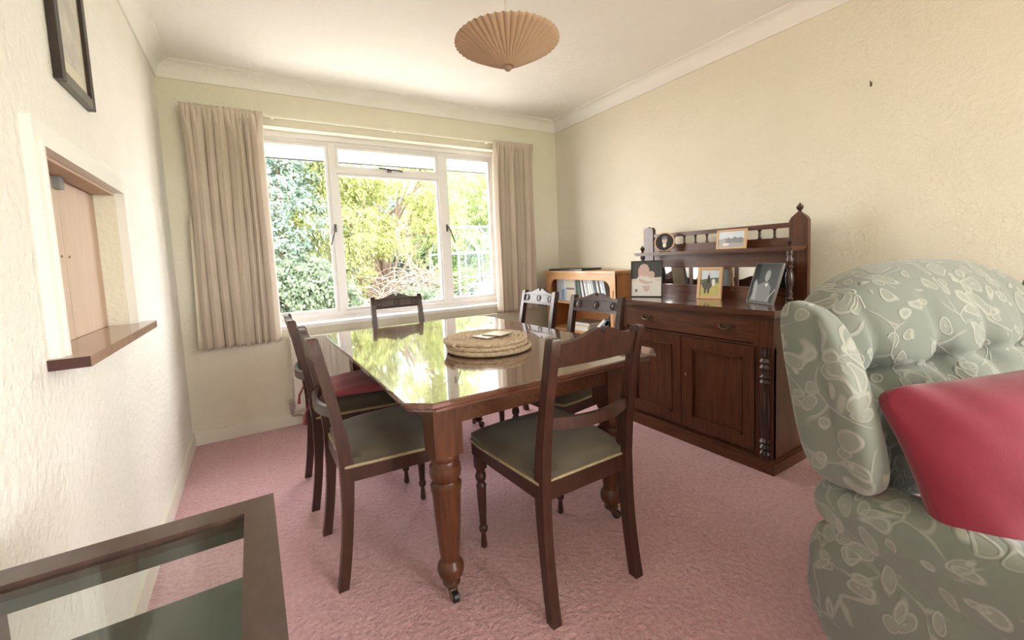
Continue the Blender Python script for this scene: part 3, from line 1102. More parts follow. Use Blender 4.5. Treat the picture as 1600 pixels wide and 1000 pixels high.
# ------------------------------------------------------------------ mats and coasters on the table
MX, MY = 1.262, 1.600
mat_me = None
for k, (dx, dy, lab) in enumerate(((0.004, -0.006, 'round woven rush place mat, bottom of the stack on the table'),
                                   (-0.003, 0.004, 'round woven rush place mat in the middle of the stack on the table'),
                                   (0.002, 0.002, 'round woven rush place mat on top of the stack, under the coasters'))):
    if mat_me is None:
        bm = B()
        pts = []
        turns, n = 9, 9 * 56
        for i in range(n + 1):
            t = i / n
            a = 2 * PI * turns * t
            r = 0.008 + 0.174 * t
            pts.append((r * math.cos(a), r * math.sin(a), 0.0078 + 0.0016 * math.sin(31 * a)))
        tube(bm, pts, [0.0098 + 0.0014 * math.sin(31 * 2 * PI * turns * i / n) for i in range(n + 1)], 7)
        o = finish(bm, 'place_mat', 'rush', None, angle=70)
        mat_me = o.data
    else:
        o = link('place_mat', mat_me, None)
    o.location = (MX + dx, MY + dy, TZ + 0.0045 + k * 0.0172)
    o.rotation_euler.z = k * 1.7
    tag(o, lab, 'place mat', 'rush place mats stacked on the table')
for k, (x, y, rz, z, lab) in enumerate(((1.255, 1.575, 0.25, 0.0, 'square cream coaster lying under the other coaster on the mats'),
                                        (1.300, 1.568, 0.42, 0.0055, 'square cream coaster resting partly on top of the other coaster'))):
    r = thing('coaster', lab, 'coaster', (x, y, TZ + 0.0585 + z), rz, 'coasters on the rush mats')
    obox('backing', (-0.048, 0.048, -0.048, 0.048, 0, 0.003), 'coaster_edge', r)
    obox('printed_face', (-0.0475, 0.0475, -0.0475, 0.0475, 0.003, 0.0042), 'coaster_paper', r)

# ------------------------------------------------------------------ sideboard
sb = thing('sideboard', 'carved mahogany mirror-backed sideboard against the cream wall', 'sideboard')
SY0, SY1, SX0, SX1, SZ = 1.035, 2.065, 2.520, 2.880, 0.815
bm = B()
box(bm, SX0 + 0.012, SX1, SY0 + 0.012, SY0 + 0.030, 0.065, SZ - 0.038)
box(bm, SX0 + 0.012, SX1, SY1 - 0.030, SY1 - 0.012, 0.065, SZ - 0.038)
box(bm, SX1 - 0.015, SX1, SY0 + 0.03, SY1 - 0.03, 0.065, SZ - 0.038)
box(bm, SX0 + 0.02, SX1 - 0.015, SY0 + 0.03, SY1 - 0.03, 0.065, 0.085)
box(bm, SX0 + 0.012, SX1 - 0.015, SY0 + 0.03, SY1 - 0.03, 0.622, 0.634)
for y0, y1 in ((SY0 + 0.012, SY0 + 0.098), (SY1 - 0.098, SY1 - 0.012)):
    box(bm, SX0 + 0.010, SX0 + 0.034, y0, y1, 0.065, SZ - 0.038)
    box(bm, SX0 - 0.004, SX0 + 0.030, y0 - 0.006, y1, 0.630, SZ - 0.038)
finish(bm, 'carcass', 'mahogany', sb, bevel=0.002, seg=1)
bm = B()
box(bm, SX0 - 0.018, SX1, SY0 - 0.006, SY1 + 0.006, 0.0, 0.056)
box(bm, SX0 - 0.010, SX1, SY0 + 0.002, SY1 - 0.002, 0.056, 0.066)
finish(bm, 'plinth', 'mahogany_y', sb, bevel=0.004)
bm = B()
box(bm, SX0 - 0.045, SX1 + 0.01, SY0 - 0.018, SY1 + 0.012, SZ - 0.026, SZ)
box(bm, SX0 - 0.030, SX1 + 0.01, SY0 - 0.008, SY1 + 0.002, SZ - 0.040, SZ - 0.026)
finish(bm, 'top_board', mat('side_top', (0.085, 0.034, 0.022), 0.2, (0.13, 0.055, 0.034), 5, (14, 1.2, 14), coat=0.8, coat_rough=0.08, coat_ior=1.8), sb, bevel=0.005)
yd0, yd1, ydm = SY0 + 0.099, SY1 - 0.099, 1.552
dr = obox('drawer', (SX0 - 0.002, SX0 + 0.030, yd0, yd1, 0.642, SZ - 0.044), 'mahogany_y', sb, bevel=0.003)
for yh in (1.790, 1.278):
    bm = B()
    prism(bm, [(yh - 0.050, 0.715), (yh - 0.030, 0.728), (yh - 0.014, 0.718), (yh, 0.728), (yh + 0.014, 0.718), (yh + 0.030, 0.728), (yh + 0.050, 0.715), (yh + 0.030, 0.700), (yh + 0.012, 0.708), (yh, 0.698), (yh - 0.012, 0.708), (yh - 0.030, 0.704)], 'x', SX0 - 0.005, SX0 - 0.002)
    tube(bm, [(SX0 - 0.004, yh - 0.028, 0.714), (SX0 - 0.018, yh - 0.028, 0.711), (SX0 - 0.021, yh - 0.020, 0.700), (SX0 - 0.021, yh, 0.695), (SX0 - 0.021, yh + 0.020, 0.700), (SX0 - 0.018, yh + 0.028, 0.711), (SX0 - 0.004, yh + 0.028, 0.714)], 0.004, 8)
    finish(bm, 'handle', 'brass_dark', dr)


def panel_door(y0, y1, knob_y):
    z0, z1 = 0.088, 0.620
    st = 0.060
    bm = B()
    for e in ((y0, y0 + st, z0, z1), (y1 - st, y1, z0, z1), (y0 + st, y1 - st, z0, z0 + st), (y0 + st, y1 - st, z1 - st, z1)):
        box(bm, SX0, SX0 + 0.024, *e)
    d = finish(bm, 'door', 'mahogany', sb, bevel=0.002, seg=1)
    obox('panel', (SX0 + 0.012, SX0 + 0.020, y0 + st - 0.002, y1 - st + 0.002, z0 + st - 0.002, z1 - st + 0.002), 'mahogany', d)
    bm = B()
    t = 0.011
    for e in ((y0 + st, y0 + st + t, z0 + st, z1 - st), (y1 - st - t, y1 - st, z0 + st, z1 - st), (y0 + st, y1 - st, z0 + st, z0 + st + t), (y0 + st, y1 - st, z1 - st - t, z1 - st)):
        box(bm, SX0 - 0.004, SX0 + 0.014, *e)
    finish(bm, 'beading', 'mahogany', d, bevel=0.004)
    if knob_y:
        bm = B()
        lathe(bm, [(0.006, SX0), (0.006, SX0 - 0.003), (0.003, SX0 - 0.004)], 12, (knob_y, 0.40), 'x')
        finish(bm, 'escutcheon', 'brass', d)


panel_door(yd0, ydm - 0.003, ydm - 0.030)
panel_door(ydm + 0.003, yd1, None)
post_prof = [(0.022, 0.066), (0.022, 0.080), (0.028, 0.090), (0.022, 0.104), (0.016, 0.108), (0.027, 0.122), (0.016, 0.138), (0.027, 0.152), (0.016, 0.168), (0.023, 0.176), (0.026, 0.25),
             (0.024, 0.33), (0.020, 0.40), (0.018, 0.44), (0.026, 0.452), (0.018, 0.466), (0.026, 0.480), (0.017, 0.494), (0.021, 0.512), (0.027, 0.526), (0.018, 0.542), (0.027, 0.556), (0.018, 0.572), (0.025, 0.586), (0.020, 0.60), (0.024, 0.630)]
for yp in (SY0 + 0.050, SY1 - 0.050):
    bm = B()
    lathe(bm, post_prof, 18, (SX0 - 0.0 + 0.008, yp))
    finish(bm, 'turned_column', 'mahogany_dark', sb, angle=50)
# upper part
UX0, UX1 = 2.856, 2.880
UY0, UY1 = 1.046, 2.090


def side_post(y0, y1, zs, za, fin):
    ym = (y0 + y1) / 2
    poly = [(y0, SZ), (y1, SZ), (y1, zs), (y1 - 0.010, zs + 0.018), (ym + 0.012, za - 0.010), (ym, za), (ym - 0.012, za - 0.010), (y0 + 0.010, zs + 0.018), (y0, zs)]
    bm = B()
    prism(bm, poly, 'x', UX0 - 0.006, UX1)
    p = finish(bm, 'back_post', 'mahogany', sb, bevel=0.003)
    if fin:
        bm = B()
        lathe(bm, [(0.010, za - 0.006), (0.007, za + 0.002), (0.015, za + 0.013), (0.017, za + 0.022), (0.010, za + 0.032), (0.004, za + 0.038), (0.002, za + 0.044)], 14, ((UX0 + UX1) / 2 - 0.003, ym))
        finish(bm, 'finial', 'mahogany_dark', p)


side_post(UY0, 1.134, 1.245, 1.292, True)
side_post(2.008, UY1, 1.268, 1.292, False)
obox('top_rail', (UX0, UX1, 1.134, 2.008, 1.212, 1.238), 'mahogany_y', sb, bevel=0.004)
ng = 11
pitch = (2.008 - 1.134) / ng
for k in range(1, ng):
    bm = B()
    lathe(bm, [(0.012, 1.160), (0.009, 1.165), (0.0055, 1.172), (0.007, 1.186), (0.0055, 1.200), (0.009, 1.207), (0.012, 1.212)], 10, ((UX0 + UX1) / 2, 1.134 + k * pitch))
    finish(bm, 'spindle', 'mahogany_dark', sb, angle=50)
obox('gallery_rail', (UX0, UX1, 1.134, 2.008, 1.112, 1.160), 'mahogany_y', sb, bevel=0.003)
obox('upper_board', (UX0, UX1, 1.134, 2.008, 1.004, 1.098), 'mahogany_y', sb, bevel=0.002)
obox('lower_board', (UX0, UX1, 1.134, 2.008, SZ, 0.890), 'mahogany_y', sb, bevel=0.002)
obox('mirror_glass', (UX0 + 0.008, UX1 - 0.004, 1.134, 2.008, 0.890, 1.004), 'mirror', sb)
for ym in (1.42, 1.72):
    obox('mirror_bar', (UX0 + 0.002, UX0 + 0.010, ym - 0.010, ym + 0.010, 0.890, 1.004), 'mahogany', sb, bevel=0.002)
bm = B()
box(bm, 2.705, UX0, 1.052, 2.052, 1.098, 1.112)
box(bm, 2.715, UX0, 1.060, 2.044, 1.090, 1.098)
finish(bm, 'display_shelf', 'mahogany_y', sb, bevel=0.003)
up_prof = [(0.018, SZ), (0.018, SZ + 0.010), (0.012, SZ + 0.018), (0.018, SZ + 0.030), (0.011, SZ + 0.044), (0.016, SZ + 0.056), (0.011, SZ + 0.070), (0.013, SZ + 0.085), (0.019, SZ + 0.120), (0.018, SZ + 0.150), (0.011, SZ + 0.180),
           (0.018, SZ + 0.192), (0.011, SZ + 0.204), (0.017, SZ + 0.218), (0.018, SZ + 0.232), (0.011, SZ + 0.246), (0.017, SZ + 0.260), (0.015, SZ + 0.276)]
for yp in (1.085, 2.020):
    bm = B()
    lathe(bm, up_prof, 16, (2.755, yp))
    o = finish(bm, 'shelf_support', 'mahogany_dark', sb, angle=50)
    bm = B()
    lathe(bm, [(0.012, 1.112), (0.006, 1.120), (0.014, 1.132), (0.015, 1.142), (0.008, 1.152), (0.002, 1.160)], 14, (2.755, yp))
    finish(bm, 'finial', 'mahogany_dark', o)


# ------------------------------------------------------------------ photographs on the sideboard
def photo(name, label, c, rz, w, h, lean, frame_mat, fwid, mount=None, shapes=(), depth=0.014, group='framed photographs on the sideboard'):
    """local: x = width, z = height, picture faces -Y; leans back about its bottom edge"""
    r = thing(name, label, 'photo frame', c, rz, group)
    R = Matrix.Rotation(-lean, 4, 'X')

    def fin(bm, nm, m, parent=r, **k):
        bmesh.ops.transform(bm, matrix=R, verts=bm.verts)
        return finish(bm, nm, m, parent, **k)
    bm = B()
    hw = w / 2
    box(bm, -hw, -hw + fwid, 0, depth, 0, h)
    box(bm, hw - fwid, hw, 0, depth, 0, h)
    box(bm, -hw + fwid, hw - fwid, 0, depth, 0, fwid)
    box(bm, -hw + fwid, hw - fwid, 0, depth, h - fwid, h)
    fin(bm, 'frame', frame_mat, bevel=0.0015, seg=1)
    bm = B()
    box(bm, -hw + fwid, hw - fwid, 0.004, depth, fwid, h - fwid)
    bk = fin(bm, 'picture', mount)
    for i, (nm, m, pts) in enumerate(shapes):
        bm = B()
        y0 = 0.0039 - 0.00022 * i
        prism(bm, [(-hw + fwid + u * (w - 2 * fwid), fwid + v * (h - 2 * fwid)) for u, v in pts], 'y', y0, y0 + 0.0002)
        fin(bm, nm, m, bk, smooth=False)
    bm = B()
    prism(bm, [(-0.012, 0.004), (0.012, 0.004), (0.012, h * 0.7), (-0.012, h * 0.7)], 'y', 0, 0.003)
    bmesh.ops.transform(bm, matrix=Matrix.Translation((0, depth + h * 0.7 * math.sin(lean) + 0.002, 0)) @ Matrix.Rotation(0.35, 4, 'X') @ Matrix.Translation((0, 0, 0)), verts=bm.verts)
    return r


def ell(cx, cy, rx, ry, n=18, a0=0.0, a1=2 * PI):
    return [(cx + rx * math.cos(a0 + (a1 - a0) * k / n), cy + ry * math.sin(a0 + (a1 - a0) * k / n)) for k in range(n)]


FACE = -PI / 2                                         # facing -X, towards the room
photo('photo_frame', 'black-edged photograph of two children in pale clothes, largest on the sideboard', (2.670, 1.925, SZ + 0.001), FACE + 0.50, 0.205, 0.245, 0.14, 'print_charcoal', 0.006, 'print_cream', (
    ('backdrop', 'print_dark', [(0, 0.50), (1, 0.55), (1, 1), (0, 1)]),
    ('rug', 'print_white', [(0, 0), (1, 0), (1, 0.40), (0.7, 0.46), (0.3, 0.45), (0, 0.42)]),
    ('hair', 'print_pink', [(0.22, 0.55), (0.22, 0.78), (0.30, 0.90), (0.42, 0.94), (0.54, 0.90), (0.60, 0.78), (0.60, 0.55)]),
    ('dress', 'print_white', [(0.20, 0.30), (0.18, 0.52), (0.30, 0.60), (0.55, 0.58), (0.78, 0.54), (0.84, 0.40), (0.76, 0.26), (0.5, 0.22), (0.28, 0.24)]),
    ('face', 'print_skin', ell(0.41, 0.70, 0.115, 0.13)),
    ('baby_face', 'print_skin', ell(0.67, 0.62, 0.11, 0.105)),
    ('arm', 'print_skin', [(0.24, 0.50), (0.32, 0.50), (0.52, 0.42), (0.72, 0.44), (0.72, 0.38), (0.50, 0.35), (0.28, 0.40)]),
    ('fringe', 'print_pink', [(0.29, 0.74), (0.32, 0.85), (0.42, 0.88), (0.51, 0.84), (0.53, 0.74), (0.47, 0.78), (0.36, 0.78)]),
    ('legs', 'print_skin', [(0.36, 0.30), (0.62, 0.30), (0.60, 0.20), (0.52, 0.12), (0.44, 0.16)]),
    ('eye', 'print_dark', ell(0.37, 0.715, 0.014, 0.010, 8)),
    ('eye', 'print_dark', ell(0.45, 0.715, 0.014, 0.010, 8)),
    ('eye', 'print_dark', ell(0.635, 0.635, 0.012, 0.009, 8)),
    ('eye', 'print_dark', ell(0.705, 0.635, 0.012, 0.009, 8)),
    ('mouth', 'print_pink', ell(0.41, 0.645, 0.03, 0.010, 8)),
    ('toy', 'print_grey', ell(0.16, 0.16, 0.05, 0.05, 10)),
))
photo('photo_frame', 'light wood frame with a photograph of a rider on a dark horse', (2.775, 1.545, SZ + 0.001), FACE + 0.12, 0.150, 0.195, 0.16, 'frame_light_wood', 0.020, 'print_sky', (
    ('field', 'print_field', [(0, 0), (1, 0), (1, 0.5), (0, 0.4)]),
    ('hill', 'print_hill', [(0, 0.42), (1, 0.5), (1, 0.72), (0.6, 0.70), (0, 0.62)]),
    ('horse', 'print_horse', ell(0.36, 0.42, 0.28, 0.17) ),
    ('horse_legs', 'print_horse', [(0.18, 0.4), (0.55, 0.4), (0.50, 0.08), (0.42, 0.08), (0.38, 0.3), (0.30, 0.08), (0.22, 0.08)]),
    ('rider', 'print_charcoal', [(0.36, 0.5), (0.52, 0.5), (0.50, 0.80), (0.40, 0.80)]),
    ('rider_head', 'print_skin', ell(0.45, 0.85, 0.06, 0.06)),
    ('horse_head', 'print_white', ell(0.72, 0.52, 0.10, 0.14)),
))
photo('photo_frame', 'silver-framed black and white portrait leaning at the near end of the sideboard', (2.715, 1.220, SZ + 0.001), FACE - 0.45, 0.200, 0.225, 0.30, 'picture_silver', 0.008, 'print_charcoal', (
    ('backdrop', 'print_dark', [(0.25, 0.35), (1, 0.3), (1, 1), (0.2, 1)]),
    ('coat', 'print_grey', [(0.05, 0.02), (0.85, 0.02), (0.80, 0.40), (0.62, 0.55), (0.45, 0.52), (0.2, 0.42)]),
    ('face', 'print_mid', ell(0.56, 0.70, 0.10, 0.15)),
    ('collar', 'print_white', [(0.52, 0.48), (0.66, 0.50), (0.62, 0.40)]),
    ('sleeve', 'print_mid', [(0.15, 0.05), (0.3, 0.05), (0.25, 0.45), (0.15, 0.6), (0.08, 0.5)]),
    ('stripe', 'print_mid', [(0.72, 0.04), (0.76, 0.04), (0.98, 0.34), (0.96, 0.38)]),
))
photo('photo_frame', 'small light wood frame with a misty landscape on the raised shelf', (2.770, 1.405, 1.113), FACE - 0.05, 0.178, 0.112, 0.12, 'frame_light_wood', 0.011, 'print_sky', (
    ('mist', 'print_mid', [(0, 0.25), (1, 0.2), (1, 0.55), (0.6, 0.6), (0.45, 0.5), (0.3, 0.6), (0, 0.5)]),
    ('trees', 'print_grey', [(0.28, 0.28), (0.95, 0.25), (0.95, 0.55), (0.85, 0.62), (0.75, 0.55), (0.65, 0.66), (0.5, 0.52), (0.4, 0.62), (0.3, 0.5)]),
    ('water', 'print_mid', [(0, 0), (1, 0), (1, 0.24), (0, 0.28)]),
    ('boat', 'print_white', ell(0.3, 0.18, 0.14, 0.09)),
))
# oval portrait
ov = thing('photo_frame', 'oval gilt-rimmed portrait on the raised shelf of the sideboard', 'photo frame', (2.770, 1.855, 1.113), FACE + 0.30, 'framed photographs on the sideboard')
R = Matrix.Rotation(-0.12, 4, 'X')


def oval(nm, m, par, rx, rz, y0, y1, hole=None, cz=0.066, cx=0.0):
    bm = B()
    if hole:
        n = 32
        ring = []
        for s, y in ((1.0, y1), (1.0, y0 + 0.002), (0.97, y0), (hole + 0.03, y0), (hole, y0 + 0.002), (hole, y1)):
            ring.append([bm.verts.new((cx + s * rx * math.cos(2 * PI * k / n), y, cz + s * rz * math.sin(2 * PI * k / n))) for k in range(n)])
        for a, b in zip(ring, ring[1:] + ring[:1]):
            for k in range(n):
                bm.faces.new((a[k], a[(k + 1) % n], b[(k + 1) % n], b[k]))
    else:
        prism(bm, ell(cx, cz, rx, rz, 28), 'y', y0, y1)
    bmesh.ops.transform(bm, matrix=R, verts=bm.verts)
    return finish(bm, nm, m, par)


oval('frame', 'frame_light_wood', ov, 0.068, 0.064, 0.0, 0.010, 0.88)
q = oval('picture', 'print_charcoal', ov, 0.060, 0.057, 0.005, 0.010)
oval('face', 'print_skin', q, 0.017, 0.022, 0.0047, 0.0049, cz=0.076)
oval('collar', 'print_white', q, 0.012, 0.016, 0.0045, 0.0047, cz=0.045)
oval('hair', 'print_grey', q, 0.019, 0.012, 0.0043, 0.0045, cz=0.094)
obox('foot', (-0.030, 0.030, -0.004, 0.022, 0.0, 0.006), 'mahogany_dark', ov)

# ------------------------------------------------------------------ bookcase
bc = thing('bookcase', 'pine bookcase with arched opening in the corner by the curtain', 'bookcase')
BX0, BX1, BY0, BY1, BZ = 2.752, 3.026, 2.272, 3.150, 0.985
obox('side_panel', (BX0 + 0.004, BX1, BY0 + 0.010, BY0 + 0.032, 0, BZ - 0.022), 'pine_dark', bc, bevel=0.002)
obox('side_panel', (BX0 + 0.004, BX1, BY1 - 0.032, BY1 - 0.010, 0, BZ - 0.022), 'pine_dark', bc, bevel=0.002)
bm = B()
box(bm, BX0 - 0.022, BX1, BY0 - 0.012, BY1 + 0.012, BZ - 0.016, BZ)
box(bm, BX0 - 0.012, BX1, BY0 - 0.002, BY1 + 0.002, BZ - 0.024, BZ - 0.016)
finish(bm, 'top_board', 'pine', bc, bevel=0.004)
obox('back_panel', (BX1 - 0.012, BX1, BY0 + 0.032, BY1 - 0.032, 0.05, BZ - 0.024), 'pine_dark', bc)
for z in (0.716, 0.470, 0.09):
    obox('shelf', (BX0 + 0.014, BX1 - 0.012, BY0 + 0.032, BY1 - 0.032, z - 0.018, z), 'pine', bc, bevel=0.003)
bm = B()
a0, a1 = BY0 + 0.010, BY1 - 0.010
st, rr, tz0, tz1 = 0.055, 0.075, BZ - 0.075, BZ - 0.024
poly = [(a0, 0), (a0 + st, 0), (a0 + st, tz0 - rr)]
for k in range(1, 9):
    a = PI - PI / 2 * k / 8
    poly.append((a0 + st + rr + rr * math.cos(a), tz0 - rr + rr * math.sin(a)))
for k in range(9):
    a = PI / 2 - PI / 2 * k / 8
    poly.append((a1 - st - rr + rr * math.cos(a), tz0 - rr + rr * math.sin(a)))
poly += [(a1 - st, 0), (a1, 0), (a1, tz1), (a0, tz1)]
prism(bm, poly, 'x', BX0, BX0 + 0.016)
finish(bm, 'face_frame', 'pine', bc, bevel=0.0025)
obox('frame_groove', (BX0 - 0.003, BX0 + 0.001, a0 + 0.018, a0 + 0.030, 0.10, tz0 - rr), 'pine_dark', bc)

ORD = ['first', 'second', 'third', 'fourth', 'fifth', 'sixth', 'seventh', 'eighth', 'ninth', 'tenth', 'eleventh', 'twelfth', 'thirteenth', 'fourteenth', 'fifteenth', 'sixteenth']


def book(label, y, th, h, dep, z, tilt, cm, xf, group, name='book', bands=()):
    """spine faces -X; y = lower corner on the window side; tilt>0 leans towards the window"""
    r = thing(name, label, 'book', (xf, y, z), 0.0, group)
    r.rotation_euler = (-tilt, 0, 0)
    bm = B()
    box(bm, 0, dep, -th, -th + 0.002, 0, h)
    box(bm, 0, dep, -0.002, 0, 0, h)
    box(bm, 0, 0.0025, -th + 0.002, -0.002, 0, h)
    finish(bm, 'cover', 'book_' + cm, r)
    obox('pages', (0.0025, dep - 0.004, -th + 0.002, -0.002, 0.003, h - 0.004), 'page', r)
    for m, z0, z1 in bands:
        obox('spine_label', (-0.0006, 0.0, -th + 0.001, -0.001, z0 * h, z1 * h), 'book_' + m, r)
    return r


UP = 'books on the top shelf of the bookcase'
y = BY1 - 0.105
rowA = [('grey', 0.034, 0.205, (('blue', 0.05, 0.36), )), ('grey', 0.030, 0.205, (('pale_blue', 0.05, 0.36), )), ('pale_blue', 0.038, 0.206, (('blue', 0.04, 0.5),)), ('pale_blue', 0.030, 0.205, (('white', 0.55, 0.95),)),
        ('cream', 0.034, 0.212, (('taupe', 0.48, 0.56),)), ('cream', 0.034, 0.212, (('taupe', 0.48, 0.56),)), ('cream', 0.034, 0.212, (('taupe', 0.48, 0.56),)), ('grey', 0.018, 0.208, ())]
for k, (cm, th, h, bands) in enumerate(rowA):
    book('upright %s book, %s from the curtain end of the top shelf' % (cm.replace('_', ' '), ORD[k]), y, th, h, 0.15, 0.717, 0.0, cm, BX0 + 0.045, UP, bands=bands)
    y -= th + 0.001
y -= 0.006
rowB = [('charcoal', 0.020), ('green', 0.020), ('charcoal', 0.018), ('white', 0.017), ('charcoal', 0.012), ('white', 0.017), ('grey', 0.011), ('white', 0.018), ('white', 0.015), ('pale_blue', 0.016), ('charcoal', 0.022), ('white', 0.015), ('charcoal', 0.012), ('white', 0.018), ('pale_blue', 0.018)]
rowB = [(c_, t_ * 1.22) for c_, t_ in rowB]
for k, (cm, th) in enumerate(rowB):
    til = -0.06 - 0.16 * min(1, k / 4)
    book('slim %s book leaning over, %s of the leaning row towards the sideboard' % (cm.replace('_', ' '), ORD[k]), y, th, 0.190 if k % 3 else 0.196, 0.14, 0.717 + 0.0008, -til, cm, BX0 + 0.045, UP, bands=(('grey', 0.86, 0.92),) if cm == 'white' else ())
    y -= th / math.cos(til) + 0.0044
LO = 'books on the middle shelf of the bookcase'
# flat pile and leaning volumes on the middle shelf
z = 0.471
for k, (cm, th, lab) in enumerate((('white', 0.040, 'thick white-edged book at the bottom of the flat pile on the middle shelf'), ('taupe', 0.030, 'taupe book on top of the flat pile on the middle shelf'))):
    r = thing('book', lab, 'book', (BX0 + 0.04 + 0.012 * k, 2.74, z), 0.05 * k, LO)
    obox('pages', (0.003, 0.17, -0.095, 0.095, 0.003, th - 0.003), 'page', r)
    bm = B()
    box(bm, 0, 0.175, -0.10, 0.10, 0, 0.003)
    box(bm, 0, 0.175, -0.10, 0.10, th - 0.003, th)
    box(bm, 0.0, 0.175, 0.096, 0.10, 0.003, th - 0.003)
    finish(bm, 'cover', 'book_' + cm, r)
    z += th
y = 2.60
for k, (cm, th, h, lab) in enumerate((('white', 0.020, 0.19, 'white book leaning steeply next to the flat pile'), ('blue', 0.016, 0.185, 'blue book leaning steeply on the middle shelf'), ('white', 0.020, 0.18, 'white book leaning steeply nearest the sideboard'), ('black', 0.035, 0.20, 'thick black binder leaning at the sideboard end of the middle shelf'))):
    book(lab, y, th, h, 0.15, 0.471 + 0.001, -0.85 if k < 3 else -0.62, cm, BX0 + 0.045, LO)
    y -= th / math.cos(0.8) + 0.004

tray = thing('flat_folder', 'thin black folder lying flat on top of the pine bookcase', 'folder', (2.875, 2.885, BZ + 0.001), 0.04)
obox('cover', (-0.12, 0.12, -0.215, 0.215, 0, 0.003), 'black_plastic', tray, bevel=0.001)
obox('pages', (-0.115, 0.115, -0.21, 0.21, 0.003, 0.013), 'print_charcoal', tray)
obox('cover', (-0.12, 0.12, -0.215, 0.215, 0.013, 0.016), 'black_plastic', tray, bevel=0.001)

# ------------------------------------------------------------------ nail in the right wall
nl = thing('wall_hook', 'small dark nail hook high on the bare cream wall', 'hook', (W, 0.868, 1.875))
bm = B()
tube(bm, [(0.0, 0, 0.004), (-0.010, 0, 0.006), (-0.014, 0, 0.014)], 0.0022, 8)
finish(bm, 'nail', 'brass_dark', nl)
obox('hook_plate', (-0.003, 0.0, -0.004, 0.004, -0.010, 0.010), 'brass_dark', nl)

# ------------------------------------------------------------------ armchair (front = -Y)
AROT = -0.20
AHW = 0.62                                             # half width at the wings
AC = (2.086, 0.072)
ac = thing('armchair', 'sage green floral wing armchair with button-tufted back', 'armchair', (AC[0], AC[1], 0), AROT)


def side(s):
    # outer side panel
    bm = B()

    def pw(w, q):
        b = 0.022 * (1 - q.z * q.z) * (1 - 0.5 * q.y * q.y)
        x = w.x + (b if (q.x * s) > 0 else 0) * s
        y = w.y - (0.10 * max(0, -q.z - 0.1) if q.y > 0 else 0)
        return (x, y, w.z)
    softbox(bm, (s * (AHW - 0.062), -0.070, 0.262), (0.060, 0.370, 0.215), 5.5, 9, pw)
    finish(bm, 'side_panel', 'floral', ac, angle=80)
    # arm pad
    bm = B()

    def aw(w, q):
        return (w.x, w.y, w.z + 0.008 * math.sin(q.y * 2.0) - 0.012 * abs(q.x) ** 2)
    softbox(bm, (s * (AHW - 0.078), -0.075, 0.478), (0.090, 0.385, 0.078), 3.0, 10, aw)
    finish(bm, 'arm', 'floral', ac, angle=80)
    # wing: flat outer panel swelling into a roll along its front edge
    bm = B()

    def ww(w, q):
        t = (q.z + 1) / 2
        fr = (1 - q.y) / 2                             # 1 = front edge
        out = 0.5 + 0.5 * q.x * s                      # 1 = outer face
        dip = math.exp(-((fr - 0.62) / 0.10) ** 2)
        x = w.x - s * 0.010 * dip * out + s * 0.016 * fr * math.sin(t * PI)
        y = w.y + 0.085 * (t - 0.25) - 0.014 * math.sin(t * PI) * fr - 0.020 * fr * (1 - t)
        z = w.z - 0.040 * fr ** 2 * t + 0.012 * (1 - fr) * t
        return (x, y, z)
    softbox(bm, (s * (AHW - 0.040), 0.252, 0.760), (0.048, 0.076, 0.212), 4.0, 14, ww)
    finish(bm, 'wing', 'floral', ac, angle=80)


side(-1)
side(1)
# tufted back
BW = AHW - 0.055
BP = BW * 0.36
bxs = [(-2 + k) * BP for k in range(5)]
buttons = [(x, 0.80) for x in bxs] + [(x + BP / 2, 0.62) for x in bxs[:4]]
bm = B()


def bw(w, q):
    x, y, z = w.x, w.y, w.z
    t = (q.z + 1) / 2
    zz = z - 0.100 * abs(q.x) ** 2.4 * max(0, t - 0.3) / 0.7
    if q.y < 0:
        d = 0.0
        for bx, bz in buttons:
            r2 = ((x - bx) ** 2 + ((z + 0.755) - bz) ** 2)
            d += 0.034 * math.exp(-r2 / 0.0016) + 0.016 * math.exp(-r2 / 0.010)
        row = 0.026 * math.exp(-((z + 0.755 - 0.80) / 0.018) ** 2)
        ph = math.sin((x - bxs[0]) * PI / BP)
        if z + 0.755 > 0.80:
            pl = 0.026 * math.exp(-(ph / 0.24) ** 2) * max(0, 1 - (z + 0.755 - 0.80) / 0.22)
        else:
            pl = 0.018 * math.exp(-(ph / 0.24) ** 2) * max(0, 1 - (0.80 - z - 0.755) / 0.17)
        bulge = 0.050 * (1 - q.x ** 2) * math.sin(max(0, min(1, t)) * PI)
        y = y - bulge + d + row + pl
    y += 0.15 * (t - 0.5)
    return (x, y, zz)


softbox(bm, (0, 0.325, 0.755), (BW, 0.100, 0.300), 3.4, 48, bw)
bk = finish(bm, 'back', 'floral', ac, angle=80)
for bx, bz in buttons[:5]:
    bm = B()
    lathe(bm, [(0.003, -0.004), (0.010, -0.002), (0.012, 0.004), (0.010, 0.008)], 12, (0, 0), 'y')
    bo = finish(bm, 'button', 'floral', bk)
    t = (bz - 0.755 + 0.30) / 0.60
    bo.location = (bx, 0.325 - 0.100 - 0.050 * (1 - (bx / BW) ** 2) * math.sin(t * PI) + 0.100 + 0.15 * (t - 0.5) - 0.006, bz)
